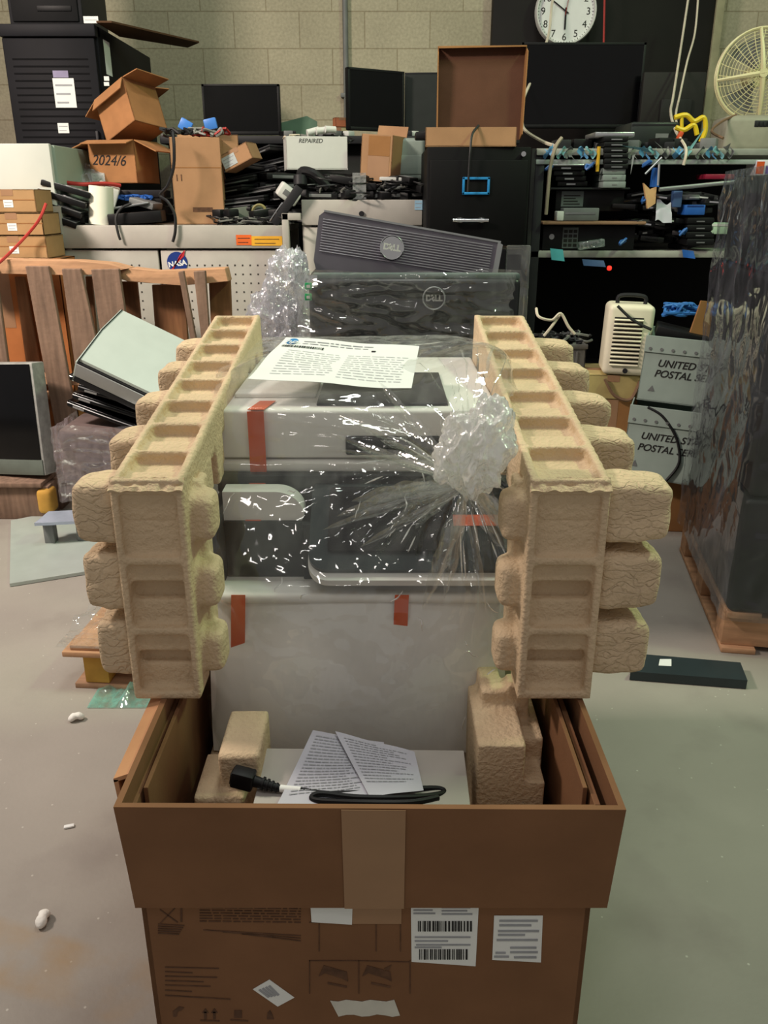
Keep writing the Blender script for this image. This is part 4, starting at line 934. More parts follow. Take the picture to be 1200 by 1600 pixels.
# sloping laptop heap: x 338..440 px
n = 0
for col, (px, ytop, D) in enumerate([(350, 268, 4.30), (378, 258, 4.42), (405, 240, 4.55), (430, 232, 4.68), (362, 300, 4.16), (400, 290, 4.25)]):
    ztop = P(px, ytop, D).z; z = zb1+.004; k = 0
    while z < ztop-.02:
        put(LAP, (P(px, ytop, D).x+rr.uniform(-.015, .015), D+.1+rr.uniform(-.02, .02), z), (R(rr.uniform(-2, 2)), R(-3-k*1.6), R(rr.uniform(-25, 25)-12)))
        z += .042; k += 1
# grey and black equipment under the white bin and the narrow box
DOCK = thing('docking_station', 'flat black docking station in the heap beneath white bin', 'docking station', (0, 0, -9), (0, 0, 0), 'docking stations beneath the white bin')
b = MB(); b.ab(-.15, .15, -.09, .09, 0, .032, .008); b.obj('case', BLACK, DOCK)
b = MB(); b.ab(-.12, .12, -.0915, -.089, .008, .022, .001); b.obj('port_panel', MGREY, DOCK)
b = MB(); b.ab(-.10, .10, -.05, .06, .032, .036, .002); b.obj('top_pad', DGREY, DOCK)
for px, ytop, D in [(455, 266, 4.40), (500, 266, 4.45), (540, 268, 4.42), (585, 284, 4.38), (630, 284, 4.42), (480, 290, 4.22), (545, 296, 4.2), (620, 296, 4.2)]:
    ztop = P(px, ytop, D).z; z = zb2+.004 if px > 470 else zb1+.004
    while z < ztop-.03:
        put(DOCK, (P(px, ytop, D).x+rr.uniform(-.02, .02), D+rr.uniform(-.02, .02), z), (0, R(rr.uniform(-3, 3)), R(rr.uniform(-30, 30)))); z += .038
# keyboards / adapters / curled cables scattered at the front of both benches
ADP = thing('power_adapter', 'black power adapter brick in the clutter on grey cabinet top', 'adapter', (0, 0, -9), (0, 0, 0), 'power adapters on the grey cabinet')
b = MB(); b.ab(-.06, .06, -.026, .026, 0, .032, .006); b.obj('brick', BLACK, ADP)
b = MB(); b.ab(-.04, .04, -.018, .018, .032, .0325); b.obj('rating_label', MGREY, ADP)
b = MB(); b.tube([(.06, 0, .016), (.10, .01, .012), (.12, .05, .008), (.09, .08, .006), (.04, .07, .006)], .004, n=6); b.obj('lead', BCAB, ADP)
for i in range(26):
    px = rr.uniform(478, 655); D = rr.uniform(4.08, 4.2); put(ADP, (P(px, 305, D).x, D, zb2+.002+rr.choice((0, .033, .066))), (0, R(rr.uniform(-12, 12)), rr.uniform(0, 6.28)))
for i in range(14):
    px = rr.uniform(250, 440); D = rr.uniform(4.06, 4.14); px = rr.uniform(350, 440)
    put(ADP, (P(px, 345, D).x, D, zb1+.002+rr.choice((0, .033))), (0, R(rr.uniform(-12, 12)), rr.uniform(0, 6.28)), 'black power adapter brick in the clutter right of tall brown box', 'power adapters right of the tall box')
def squiggle(c, s, r, m, label, group, seed, n=9, name='cable', cat='cable', flat=.4):
    q = random.Random(seed); pts = [Vector(c)+Vector((q.uniform(-s, s), q.uniform(-s, s)*.6, q.uniform(0, s)*flat)) for _ in range(n)]
    o = MB().tube(pts, r, n=5, sub=5).obj(name, m, None); return tag(o, label, cat, group)
GCAB = mat('grey_cable', (120, 122, 116), rough=.5)
for i in range(16):
    px = rr.uniform(350, 440); D = 4.07; squiggle((P(px, 345, D).x, D, zb1+.004), .075, .0035, GCAB if i % 2 else BCAB, 'tangled thin cable in front of the black laptop heap', 'tangled cables by the laptop heap', 100+i, 10)
for i in range(22):
    px = rr.uniform(480, 655); D = 4.12; squiggle((P(px, 300, D).x, D+.02, zb2+.03), .09, .0045, GCAB if i % 3 == 0 else BCAB, 'tangled black or grey cable on top of grey cabinet', 'tangled cables on the grey cabinet', 200+i, 9)
for i in range(18):
    px = rr.uniform(445, 545); squiggle((P(px, 208, 4.42).x, 4.42, BIN[2]-.03), .05, .005, (GCAB, BCAB, WCAB)[i % 3], 'short cable end heaped in the white bin', 'cable ends in the white bin', 300+i, 6, flat=.9)
for i in range(3):
    o = MB().cyl(P(480+i*14, 208-i*3, 4.38), P(498+i*13, 203, 4.40), .016, n=12).obj('plastic_tube', WHITE, None); tag(o, 'short white plastic tube lying among scrap in the white bin', 'tube', 'white tubes in the white bin')
# big individual pieces
r = thing('telephone_handset', 'thick curved black handset lying on the grey cabinet below white bin', 'handset', at(480, 290, 4.12))
b = MB(); b.tube([(-.03, 0, .03), (-.02, 0, .06), (.03, -.01, .05), (.08, -.01, .01), (.10, -.01, -.01)], .022, n=10); b.obj('handle', BLACK, r)
b = MB(); b.cyl((-.03, -.01, .0), (-.03, .0, .04), .032, n=16); b.obj('earpiece', DGREY, r)
r = thing('white_adapter_box', 'white wedge-shaped plastic box lying before black laptop heap', 'box', at(450, 304, 4.1), (R(10), R(35), R(20)))
b = MB(); b.ab(-.05, .05, -.03, .04, -.03, .035, .010); b.obj('shell', WHITE, r); b = MB(); b.ab(-.03, .03, -.0315, -.029, -.01, .015, .001); b.obj('label_recess', MGREY, r)
r = thing('metal_bracket', 'slanting dark metal arm with chrome end leaning by the steel post', 'bracket', at(428, 352, 4.0)+Vector((0, -.01, .004)), (0, R(38), 0))
b = MB(); b.ab(-.02, .02, 0, .02, 0, .20, .004); b.obj('arm', DGREY, r); b = MB(); b.ab(-.026, -.018, -.002, .022, 0, .10, .003); b.obj('chrome_edge', CHROME, r)
o = MB().box(at(385, 335, 4.12), (.16, .03, .07), (0, R(-8), R(10)), .004).obj('circuit_board', mat('board_green', (92, 100, 88), rough=.6), None); tag(o, 'grey-green circuit unit lying before the black laptop heap', 'circuit board')
o = MB().tube([at(405+10*cos(a), 330+10*sin(a), 4.1) for a in [2*pi*i/10 for i in range(10)]], .007, n=6, closed=True).obj('cable_coil', mat('olive_cable', (120, 114, 70), rough=.6), None); tag(o, 'olive coil of cable before the black laptop heap', 'cable')
x0, x1, z0, z1 = ext(551, 270, 572, 311, 4.06); o = MB().ab(x0, x1, 4.06, 4.062, zb2+.002, z1).obj('clear_pouch', film('pouch_film', haze=.35, glo=.2), None, smooth=0); tag(o, 'clear plastic pouch standing at front of the grey cabinet', 'pouch')
o = MB().box(at(612, 280, 4.12), (.11, .06, .016), (0, R(2), R(5)), .003).obj('white_adapter', WHITE, None); tag(o, 'flat white adapter at foot of the narrow two-tone box', 'adapter')
# left end of the bench: black cases, blue bits, red tool, cord over the tall box
for i, (px, py_, D, s, rot, m, lab) in enumerate([
        (215, 340, 4.12, (.24, .2, .05), (0, R(-4), R(8)), BLACK, 'wide black device lying between the paper roll and tall box'),
        (200, 322, 4.2, (.20, .16, .012), (0, R(-9), R(14)), SILVER, 'thin silver plate lying on the wide black device'),
        (228, 318, 4.22, (.12, .12, .03), (0, R(14), R(-8)), MGREY, 'grey metal housing leaning by tall brown box'),
        (110, 343, 4.1, (.16, .12, .03), (0, 0, R(4)), BLACK, 'small black case under the tilted hard drives')]):
    o = MB().box(at(px, py_, D), s, rot, .005).obj('black_device' if m is BLACK else 'metal_plate', m, None); tag(o, lab, 'device' if m is BLACK else 'plate')
for i in range(9):
    px = rr.uniform(188, 240); squiggle((P(px, 312, 4.3).x, 4.28, P(px, 312, 4.3).z), .05, .006, BLUE, 'blue plastic strap in the tangle beside tall brown box', 'blue straps beside the tall box', 400+i, 7)
o = MB().tube([at(100, 285, 4.12), at(130, 288, 4.12), at(165, 287, 4.2), at(188, 290, 4.25)], .009, n=8).obj('red_rod', RED, None); tag(o, 'long thin red rod lying above the tilted hard drives', 'rod')
for i in range(10):
    px = rr.uniform(262, 350); D = 4.24; squiggle((P(px, 208, D).x, D, P(px, 213, D).z), .045, .006, (BCAB, GCAB, RED)[i % 3 if i < 9 else 0], 'cable end sticking out of the tall brown box', 'cable ends in the tall box', 500+i, 7, flat=.8)
for px, py_, ro in ((290, 196, .5), (329, 194, -.2)):
    o = MB().box(at(px, py_, 4.3), (.06, .02, .05), (0, ro, 0), .006).obj('blue_bracket', mat('bright_blue', (66, 128, 210), rough=.4), None); tag(o, 'bright blue bracket poking up from %s of tall brown box' % ('left rear' if px < 300 else 'right rear'), 'bracket')
cable([(270, 206, 4.0), (272, 230, 3.98), (271, 262, 3.98), (262, 290, 3.98), (250, 305, 3.99), (262, 315, 3.98), (273, 335, 3.975), (274, 360, 3.97), (270, 378, 3.97)], .007, BCAB, 'black cord looping down front of the tall brown box')
cable([(205, 318, 4.02), (190, 325, 4.0), (181, 340, 3.98), (184, 362, 3.97), (188, 375, 3.97)], .006, BCAB, 'black cord dangling over the bench rim right of paper roll')
for i in range(14):
    px = rr.choice((rr.uniform(440, 545), rr.uniform(545, 690))); D = 5.05
    o = MB().box((P(px, 208, D).x, D+rr.uniform(-.05, .05), ZB+.014), (rr.uniform(.04, .12), .05, .026), (0, 0, rr.uniform(0, 3)), .004).obj('small_device', (DGREY, MGREY, BLACK, WHITE)[i % 4], None)
    tag(o, 'small electronic device lying along front of the dark back bench', 'device', 'small devices on the back bench')

# ------------------------------------------------------------------ shelving at the right
SD = 4.0; r = thing('storage_shelf', 'long storage shelving, inside coloured dark as shade, crammed with equipment along right wall', 'shelf', (1.25, SD, 0))
xl, xr = P(838, 240, SD).x-1.25, 1.0
TOPZ, MIDZ = P(950, 232, SD).z, P(950, 392, SD).z
SHG = mat('shelf_board', (150, 150, 142), rough=.6, var=.3, scale=8)
b = MB(); b.ab(xl, xr, 0, .75, TOPZ-.022, TOPZ, .003); b.ab(xl, xr, -.012, .004, TOPZ-.028, TOPZ-.002, .003); b.obj('top_shelf', SHG, r)
b = MB(); b.ab(xl, xr, -.006, .01, TOPZ-.065, TOPZ-.045, .003); b.obj('rail', mat('shelf_rail', (150, 158, 154), rough=.5), r)
b = MB(); b.ab(xl, xr, 0, .75, MIDZ-.03, MIDZ, .003); b.obj('middle_shelf', SHG, r)
b = MB(); b.ab(xl, xr, 0, .75, .42, .45, .003); b.obj('lower_shelf', mat('shelf_shade_dark', (34, 33, 32), rough=.8), r)  # shade under the shelves put into this dark colour
b = MB(); b.ab(xl, xr, .74, .76, 0, TOPZ, .003); b.obj('shade_back_panel', mat('shelf_shade_black', (14, 14, 14), rough=.9), r)  # dark sheet standing in for the shade inside the shelving
b = MB(); b.ab(xl-.02, xl, 0, .75, 0, TOPZ, .003); b.obj('side_panel', mat('shelf_shade_dark', (34, 33, 32)), r)
for x_ in (xl+.0, xr-.05): b = MB(); b.ab(x_, x_+.04, .0, .04, 0, TOPZ-.02, .003); b.obj('post', DGREY, r)
def shelf_box(px0, py0, px1, py1, D, dep, m, name, label, cat, group=None, rot=(0, 0, 0), bev=.004, zb=None):
    x0, x1, z0, z1 = ext(px0, py0, px1, py1, D); z0 = z0 if zb is None else zb; hh = z1-z0
    q = thing(name, label, cat, ((x0+x1)/2, D+dep/2, z0), rot, group); w_ = x1-x0
    MB().ab(-w_/2, w_/2, -dep/2, dep/2, 0, hh, bev).obj('case', m, q); return q, w_, hh, dep
def trim_on(q, w_, hh, dep, m=SILVER, fx=(.35, .65), fz=(.35, .55), name='front_strip'):
    b = MB(); b.ab(-w_/2+w_*fx[0], -w_/2+w_*fx[1], -dep/2-.0015, -dep/2+.001, hh*fz[0], hh*fz[1]); b.obj(name, m, q, smooth=0)
# stack of black devices at x 942..980, y 225..262, then three grey boxes below
for i in range(6):
    q = shelf_box(944, 213+i*8.6, 982, 221+i*8.6, SD-.03, .22, BLACK, 'slim_device', 'slim black device in the tall stack on top shelf edge', 'device', 'slim black devices stacked over the grey boxes'); trim_on(*q, fx=(.3, .75), fz=(.3, .5))
for i, lab in enumerate(('topmost of three pale grey boxes stacked under the slim black devices', 'middle of three pale grey boxes stacked under the slim black devices', 'lowest of three pale grey boxes stacked under the slim black devices')):
    q = shelf_box(942, 262+i*10.7, 978, 272.2+i*10.7, SD-.02, .22, mat('grey_box', (128, 138, 134), rough=.6), 'grey_box', lab, 'box'); trim_on(*q, m=MGREY, fx=(.4, .6), fz=(.4, .6), name='finger_slot')
# white/silver thing on top of it
q = shelf_box(930, 206, 992, 214, SD, .2, SILVER, 'silver_tray', 'shiny silver tray wrapped in film on the topmost slim black device', 'tray'); trim_on(*q, m=CHROME, fx=(.05, .95), fz=(.3, .6))
# equipment between top shelf and lower board, left bay (x 850..945)
for i in range(4):
    q = shelf_box(862+i*3, 258+i*8.3, 912+i*2, 266+i*8.3, SD+.0+.01*i, .28, BLACK, 'rack_unit', 'thin black unit with silver strip in the left stack under top shelf', 'device', 'thin black units under the top shelf'); trim_on(*q, fx=(.3, .6), fz=(.25, .55))
q = shelf_box(858, 256, 914, 259.5, SD-.01, .2, SILVER, 'silver_plate', 'thin silver plate on top of the thin black units', 'plate')
q = shelf_box(868, 296, 975, 330, SD+.05, .3, BLACK, 'black_computer', 'long black computer with square sticker in shelf middle bay', 'computer')
b = MB(); b.ab(-.13, -.03, -.1512, -.15, .02, .085); st = b.obj('sticker', mat('sticker_grey', (92, 98, 98), rough=.6), q[0], smooth=0)
b = MB(); [b.ab(-.12, -.045-.01*(i % 3), -.152, -.1512, .028+i*.012, .033+i*.012) for i in range(4)]; b.obj('printed_text', INK, st, smooth=0)
o = shelf_box(860, 293, 985, 296.5, SD+.02, .4, DGREY, 'dark_board', 'thin dark board lying across the long black computer', 'board')
q = shelf_box(880, 325, 936, 345, SD-.02, .22, MGREY, 'metal_laptop', 'thick grey laptop lying on wooden board in the shelf', 'laptop'); trim_on(*q, m=SILVER, fx=(.05, .9), fz=(.5, .65)); 
q = shelf_box(870, 330, 881, 345, SD-.03, .06, WHITE, 'white_plug', 'small white plug box left of the thick grey laptop', 'adapter')
q = shelf_box(848, 346, 1010, 351, SD-.03, .5, card('shelf_wood', (150, 116, 92)), 'wooden_board', 'thin wooden board laid across black boxes in the shelf', 'board')
q = shelf_box(848, 352, 992, 384, SD+.02, .45, BLACK, 'black_computer', 'wide black computer under the wooden board with sticker sheet', 'computer', zb=MIDZ+.001)
b = MB(); b.ab(-.12, -.05, -.2262, -.225, .01, .10); st = b.obj('sticker', mat('sticker_grey', (92, 98, 98)), q[0], smooth=0)
b = MB(); [b.ab(-.115+.022*(i % 3), -.098+.022*(i % 3), -.227, -.2262, .016+.02*(i//3), .03+.02*(i//3)) for i in range(12)]; b.obj('printed_text', INK, st, smooth=0)
b = MB(); b.cyl((-.17, -.228, .06), (-.17, -.224, .06), .012, n=16); b.obj('round_button', SILVER, q[0])
# right bay: jumble of adapters, docks, blue bits, tubes
for i in range(72):
    px, py_ = rr.uniform(975, 1112), rr.choice((rr.uniform(300, 330), rr.uniform(340, 386)))
    q = shelf_box(px-18, py_-4, px+18, py_+4, SD+rr.uniform(-.02, .25), .12, (BLACK, BLACK, DGREY, MGREY)[i % 4], 'power_brick', 'black or grey adapter in the jumbled right half of the shelf', 'adapter', 'adapters jumbled in the right half of the shelf', (0, R(rr.uniform(-12, 12)), R(rr.uniform(-30, 30))))
    if i % 3: trim_on(*q, m=(SILVER, WHITE, CHROME)[i % 3], fx=(.2, .75), fz=(.3, .6))
for i in range(4):
    q = shelf_box(1072+rr.uniform(-2, 2), 340+i*11, 1116, 350+i*11, SD-.03, .2, BLACK, 'slim_device', 'slim black device with silver strip stacked near the wrapped pallet', 'device', 'slim black devices near the wrapped pallet'); trim_on(*q, fx=(.35, .65), fz=(.3, .5))
for i, (a_, b_, t_) in enumerate([((1030, 296), (1152, 284), .009), ((1008, 272), (1034, 246), .005), ((1028, 290), (1030, 256), .005)]):
    o = MB().cyl(P(*a_, SD-.06), P(*b_, SD-.05), t_, n=10).obj('metal_rod', SILVER, None); tag(o, ('long silver rod lying across right half of the shelf', 'short slanting silver rod hanging under top shelf', 'upright silver rod beside the blue wedge')[i], 'rod')
q = shelf_box(1102, 272, 1148, 280, SD-.02, .12, mat('dark_red', (130, 30, 52), rough=.3), 'red_case', 'slim dark red case near the wrapped pallet end of the shelf', 'case')
o = MB().prism([P(1018, 292, SD-.04), P(1030, 292, SD-.04), P(1028, 262, SD-.04), P(1022, 262, SD-.04)], (0, .03, 0)).obj('blue_wedge', BLUE, None); tag(o, 'small blue plastic wedge hanging above cream folder', 'wedge')
o = MB().prism([P(1006, 286, SD-.05), P(1016, 296, SD-.05), P(1026, 292, SD-.05), P(1024, 318, SD-.05), P(1012, 326, SD-.05)], (0, .02, 0)).obj('paper_folder', mat('cream_paper', (200, 160, 112), rough=.8), None); tag(o, 'creased cream and tan paper folder under the blue wedge', 'folder')
o, f = sheet('paper_scrap', P(1024, 345, SD-.05), P(1050, 345, SD-.05), P(1048, 316, SD-.02), P(1026, 314, SD-.02), mat('grey_paper', (186, 186, 196)), wav=.03, th=.001); tag(o, 'crumpled pale paper scrap right of the cream folder', 'paper')
q = shelf_box(1070, 320, 1102, 336, SD-.04, .1, BLUE, 'blue_box', 'bright blue box in right half of the shelf', 'box'); trim_on(*q, m=mat('deep_blue', (24, 56, 120), rough=.4), fx=(.1, .9), fz=(.8, .95))
q = shelf_box(1052, 298, 1066, 324, SD-.03, .04, mat('slate_blue', (70, 96, 140), rough=.5), 'blue_post', 'slate blue upright piece left of the bright blue box', 'bracket')
q = shelf_box(1112, 348, 1142, 366, SD-.03, .1, mat('pale_green', (170, 196, 170), rough=.5), 'green_tub', 'pale green tub at shelf end near the wrapped pallet', 'tub'); trim_on(*q, m=WHITE, fx=(.0, 1), fz=(.7, .9))
for i, (px, py_) in enumerate([(920, 260), (1012, 255), (1008, 312), (1068, 362), (972, 378), (858, 262)]):
    o = MB().tube([P(px, py_, SD-.03)+Vector((.018*cos(k*2.1+i), .01*sin(k*1.7), .014*sin(k*2.6+i))) for k in range(6)], .006, n=6, sub=3).obj('blue_clip', mat('clip_blue', (48, 96, 160), rough=.4), None); tag(o, 'small bright blue clip scattered among the shelf equipment', 'clip', 'small blue clips on the shelf')
q = shelf_box(906, 376, 946, 388, SD-.04, .05, film('case_film', haze=.3, glo=.2, hazecol=(.6, .75, .7)), 'clear_case', 'clear plastic case lying on front of the middle shelf', 'case', rot=(0, R(-8), 0))
for i, (px, py_, w_, h_, m, lab) in enumerate([(869, 397, 20, 18, mat('teal_tape', (84, 176, 184), rough=.4), 'teal tape patch on edge of the middle shelf'), (1074, 396, 18, 12, BLUE, 'blue tape patch on edge of the middle shelf'), (926, 410, 34, 10, mat('slate_blue', (70, 96, 140)), 'slate blue label hanging under the middle shelf')]):
    x0, x1, z0, z1 = ext(px-w_/2, py_-h_/2, px+w_/2, py_+h_/2, SD-.015); o = MB().grid(lambda u, v: Vector((x0+(x1-x0)*u+.01*v, SD-.014-.01*v*u, z1+(z0-z1)*v-.006*u)), 5, 5, .001).obj('tape_patch', m, None); tag(o, lab, 'tape')
o = MB().box(P(952, 419, SD+.0), (.022, .02, .022), None, .008).obj('red_light', mat('red_glow', (230, 50, 36), emit=1.2), None); tag(o, 'tiny glowing red indicator light beneath the middle shelf', 'light')
# blue tape scraps along the top rail
for i in range(18):
    px = 860+i*16.5+rr.uniform(-5, 5)
    if 940 < px < 985: continue
    o = MB().grid(lambda u, v: P(px+12*(u-.5)+3*sin(v*5+i), 232+13*v+4*sin(u*6+i), SD-.018-.012*sin(u*5+v*3)), 6, 6, .001).obj('tape_scrap', (LBLUE, mat('pale_teal_tape', (120, 170, 176), rough=.4), MGREY)[i % 3], None); tag(o, 'crumpled tape scrap stuck along the top shelf rail', 'tape', 'tape scraps along the top shelf rail')
o = MB().cyl(P(936, 229, SD-.02), P(933, 268, SD-.02), .008, n=8).obj('yellow_rod', mat('yellow_plastic', (204, 160, 40), rough=.4), None); tag(o, 'upright yellow rod left of the slim black stack', 'rod')
cable([(878, 215, SD-.05), (868, 230, SD-.06), (860, 260, SD-.06), (856, 300, SD-.06), (853, 335, SD-.05)], .008, mat('tan_cable', (160, 148, 128), rough=.5), 'tan cable running down the left shelf post')
# top-shelf clutter
for i in range(18):
    px = rr.uniform(865, 1130); q = shelf_box(px-12, 221+rr.uniform(-6, 3), px+12, 231, SD+rr.uniform(.02, .2), .1, (BLACK, DGREY, MGREY)[i % 3], 'small_device', 'small dark device in the row on top shelf', 'device', 'small devices on the top shelf', (0, 0, rr.uniform(-.5, .5)), zb=TOPZ+.001)
q = shelf_box(985, 190, 1062, 219, SD+.25, .3, mat('printer_dark', (34, 40, 38), rough=.4), 'black_printer', 'long black desk printer on top shelf left of yellow clamp', 'printer', zb=TOPZ+.001, bev=.015); trim_on(*q, m=MGREY, fx=(.52, .78), fz=(.45, .6), name='logo_plate'); trim_on(*q, m=DGREY, fx=(.03, .97), fz=(.86, .93))
r = thing('yellow_clamp', 'bright yellow plastic clamp on top shelf beside hanging cables', 'clamp', at(1074, 222, SD+.1))
YEL = mat('bright_yellow', (222, 190, 36), rough=.4)
b = MB(); b.tube([(-.07, 0, .10), (-.02, 0, .11), (.02, 0, .085), (.06, 0, .10), (.075, 0, .05), (.06, 0, .0)], .011, n=8); b.obj('upper_jaw', YEL, r)
b = MB(); b.tube([(-.06, 0, .06), (-.02, 0, .05), (.02, 0, .07), (.04, 0, .03)], .011, n=8); b.tube([(-.04, 0, .11), (-.03, 0, .04)], .008, n=6); b.obj('lower_jaw', YEL, r)
b = MB(); b.box((-.04, 0, .02), (.02, .02, .05), (0, .4, 0), .004); b.obj('orange_grip', mat('orange_plastic', (206, 80, 40), rough=.4), r)
# fan
fc = P(1186, 117, SD+.45); fr = 66*3.9/1300; r = thing('desk_fan', 'cream round wire-guard fan at upper right on the top shelf', 'fan', (fc.x, SD+.45, fc.z), (0, 0, R(-6)))
b = MB()
for y, k in ((-.05, 1), (.05, 1)): b.tube([(fr*cos(a), y*.3, fr*sin(a)) for a in [2*pi*i/40 for i in range(40)]], .006, n=6, closed=True, sub=1)
for i in range(1, 14):
    q_ = fr*i/14; b.tube([(q_*cos(a), -.05*cos(i/14*pi/2)-.01, q_*sin(a)) for a in [2*pi*j/36 for j in range(36)]], .0016, n=4, closed=True, sub=1)
for i in range(24):
    a = 2*pi*i/24; b.tube([(fr*k/6*cos(a+.25*(1-k/6)), -.05*cos(k/6*pi/2)-.01, fr*k/6*sin(a+.25*(1-k/6))) for k in range(1, 7)], .0018, n=4, sub=1)
b.obj('wire_guard', CREAM, r)
b = MB()
for i in range(4):
    a = pi/2*i+.12; b.tube([(fr*k/6*cos(a), -.05*cos(k/6*pi/2)-.014, fr*k/6*sin(a)) for k in range(0, 7)], lambda t: .013-.006*t, n=6, sub=1)
b.cyl((0, -.075, 0), (0, -.05, 0), .02, n=16); b.obj('guard_spokes', CREAM, r)
for i in range(3):
    a0 = 2*pi*i/3; b = MB(); b.grid(lambda u, v: Vector(((.03+(fr*.82-.03)*u)*cos(a0+(v-.5)*1.1*(.5+u*.5)), .01+.02*(v-.5), (.03+(fr*.82-.03)*u)*sin(a0+(v-.5)*1.1*(.5+u*.5)))), 8, 8, .003); b.obj('blade', MGREY, r)
b = MB(); b.cyl((0, .02, 0), (0, .12, 0), .05, n=24); b.obj('motor_housing', CREAM, r)
x0, x1, z0, z1 = ext(1133, 180, 1240, 226, SD+.35)
b = MB(); b.ab(x0-fc.x, x1-fc.x, -.14, .12, TOPZ-fc.z, z1-fc.z, .03, 4); b.obj('fan_base', mat('fan_base_grey', (150, 146, 130), rough=.5), r)
b = MB(); b.ab(-.03, .05, -.1415, -.13, z1-fc.z-.055, z1-fc.z-.025, .004); [b.ab(-.024+i*.018, -.012+i*.018, -.146, -.14, z1-fc.z-.05, z1-fc.z-.03, .002) for i in range(4)]; b.obj('speed_buttons', DGREY, r)
cable([(1130, 216, SD+.1), (1112, 205, SD+.2), (1128, 190, SD+.3), (1150, 180, SD+.35)], .006, mat('brown_cord', (120, 92, 70), rough=.6), 'brown cord curling left of the fan base', 'cord')
q = shelf_box(1182, 250, 1240, 274, SD-.02, .12, mat('multicolour_white', (210, 206, 214), rough=.5), 'coloured_carton', 'small white carton with orange end above the wrapped pallet', 'box'); trim_on(*q, m=ORANGE, fx=(0, .2), fz=(.1, .9)); trim_on(*q, m=mat('violet', (96, 70, 160), rough=.5), fx=(.25, .5), fz=(.1, .6))
# ------------------------------------------------------------------ floor-level things under the shelf
x0, x1, z0, z1 = ext(941, 477, 1021, 587, 3.35); r = thing('space_heater', 'cream louvred space heater standing between grey bin and postal tote', 'heater', ((x0+x1)/2, 3.35, z0), (0, R(1.5), R(-8))); W = (x1-x0)/2-.012; hh = z1-z0
HCR = mat('heater_cream', (228, 220, 196), rough=.4, var=.04)
b = MB(); b.ab(-W, W, 0, .16, 0, hh, .022, 4); b.obj('housing', HCR, r)
b = MB(); [b.ab(-W*.72, W*.52, -.002, .004, hh*(.17+.058*i), hh*(.17+.058*i)+.006) for i in range(12)]; b.obj('louvre_slots', mat('slot_dark', (30, 28, 26), rough=.8), r, smooth=0)
b = MB(); [b.box((-W*.1, -.005, hh*(.17+.058*i)-.004), (W*1.24, .010, .004), (R(25), 0, 0), .001) for i in range(12)]; b.obj('louvre_fins', HCR, r)
b = MB(); b.tube([(-W*.6, .06, hh), (-W*.5, .06, hh+.03), (W*.5, .06, hh+.03), (W*.6, .06, hh)], .008, n=8); b.obj('carry_handle', DGREY, r)
b = MB(); b.cyl((0, -.008, .02), (0, .01, .02), .010, n=12); b.obj('knob', DGREY, r)
cable([(965, 478, 3.33), (985, 497, 3.31), (1003, 508, 3.30), (1018, 515, 3.29)], .006, BCAB, 'black cord trailing across front of the space heater')
zs = z0; x0, x1, z0, z1 = ext(918, 588, 1000, 640, 3.38); cr = carton('yellowish carton supporting the cream space heater', x1-x0, .26, .10, ((x0+x1)/2, 3.50, zs-.102), (0, 0, R(-4)), mat('yellow_card', (176, 158, 104), rough=.8))
carton('brown carton under the yellowish carton', x1-x0-.01, .30, zs-.104, ((x0+x1)/2, 3.52, 0), (0, 0, R(-2)), CARDD)
b = MB(); cable([(945, 592, 3.36), (960, 618, 3.355), (985, 624, 3.355), (1000, 596, 3.36)], .007, mat('brown_cord', (120, 92, 70)), 'brown cord looping over front of yellowish carton', 'cord')
# grey bin with tangled cords
x0, x1, z0, z1 = ext(845, 538, 914, 600, 3.5); r = thing('grey_bin', 'dark grey bin full of tangled cords left of the space heater', 'bin', ((x0+x1)/2, 3.5, 0)); W = (x1-x0)/2
GB = mat('bin_grey', (84, 84, 80), rough=.6); b = MB()
b.ab(-W, W, 0, .006, 0, z1, .002); b.ab(-W, W, .3, .306, 0, z1, .002); b.ab(-W, -W+.006, 0, .3, 0, z1, .002); b.ab(W-.006, W, 0, .3, 0, z1, .002); b.ab(-W, W, 0, .3, 0, .006); b.ab(-W-.006, W+.006, -.006, .008, z1-.02, z1, .003); b.obj('bin_body', GB, r)
b = MB(); [b.ab(x_-.004, x_+.004, -.005, .002, .05, z1-.03, .001) for x_ in (-W*.6, -W*.2, W*.2, W*.6)]; b.obj('ribs', GB, r)
for i in range(20): squiggle((P(rr.uniform(858, 906), 530, 3.6).x, 3.6, z1-.02), .07, .006, BCAB if i % 4 else GCAB, 'tangled cord heaped in the dark grey bin', 'cords heaped in the grey bin', 700+i, 8, flat=.8)
cable([(838, 482, 3.55), (842, 495, 3.5), (862, 500, 3.5), (876, 490, 3.5), (888, 510, 3.5), (898, 522, 3.5)], .006, WCAB, 'white cord arching over the dark grey bin')
cable([(876, 490, 3.52), (862, 510, 3.5), (850, 525, 3.5)], .006, WCAB, 'short white cord slanting left from the arching white cord')
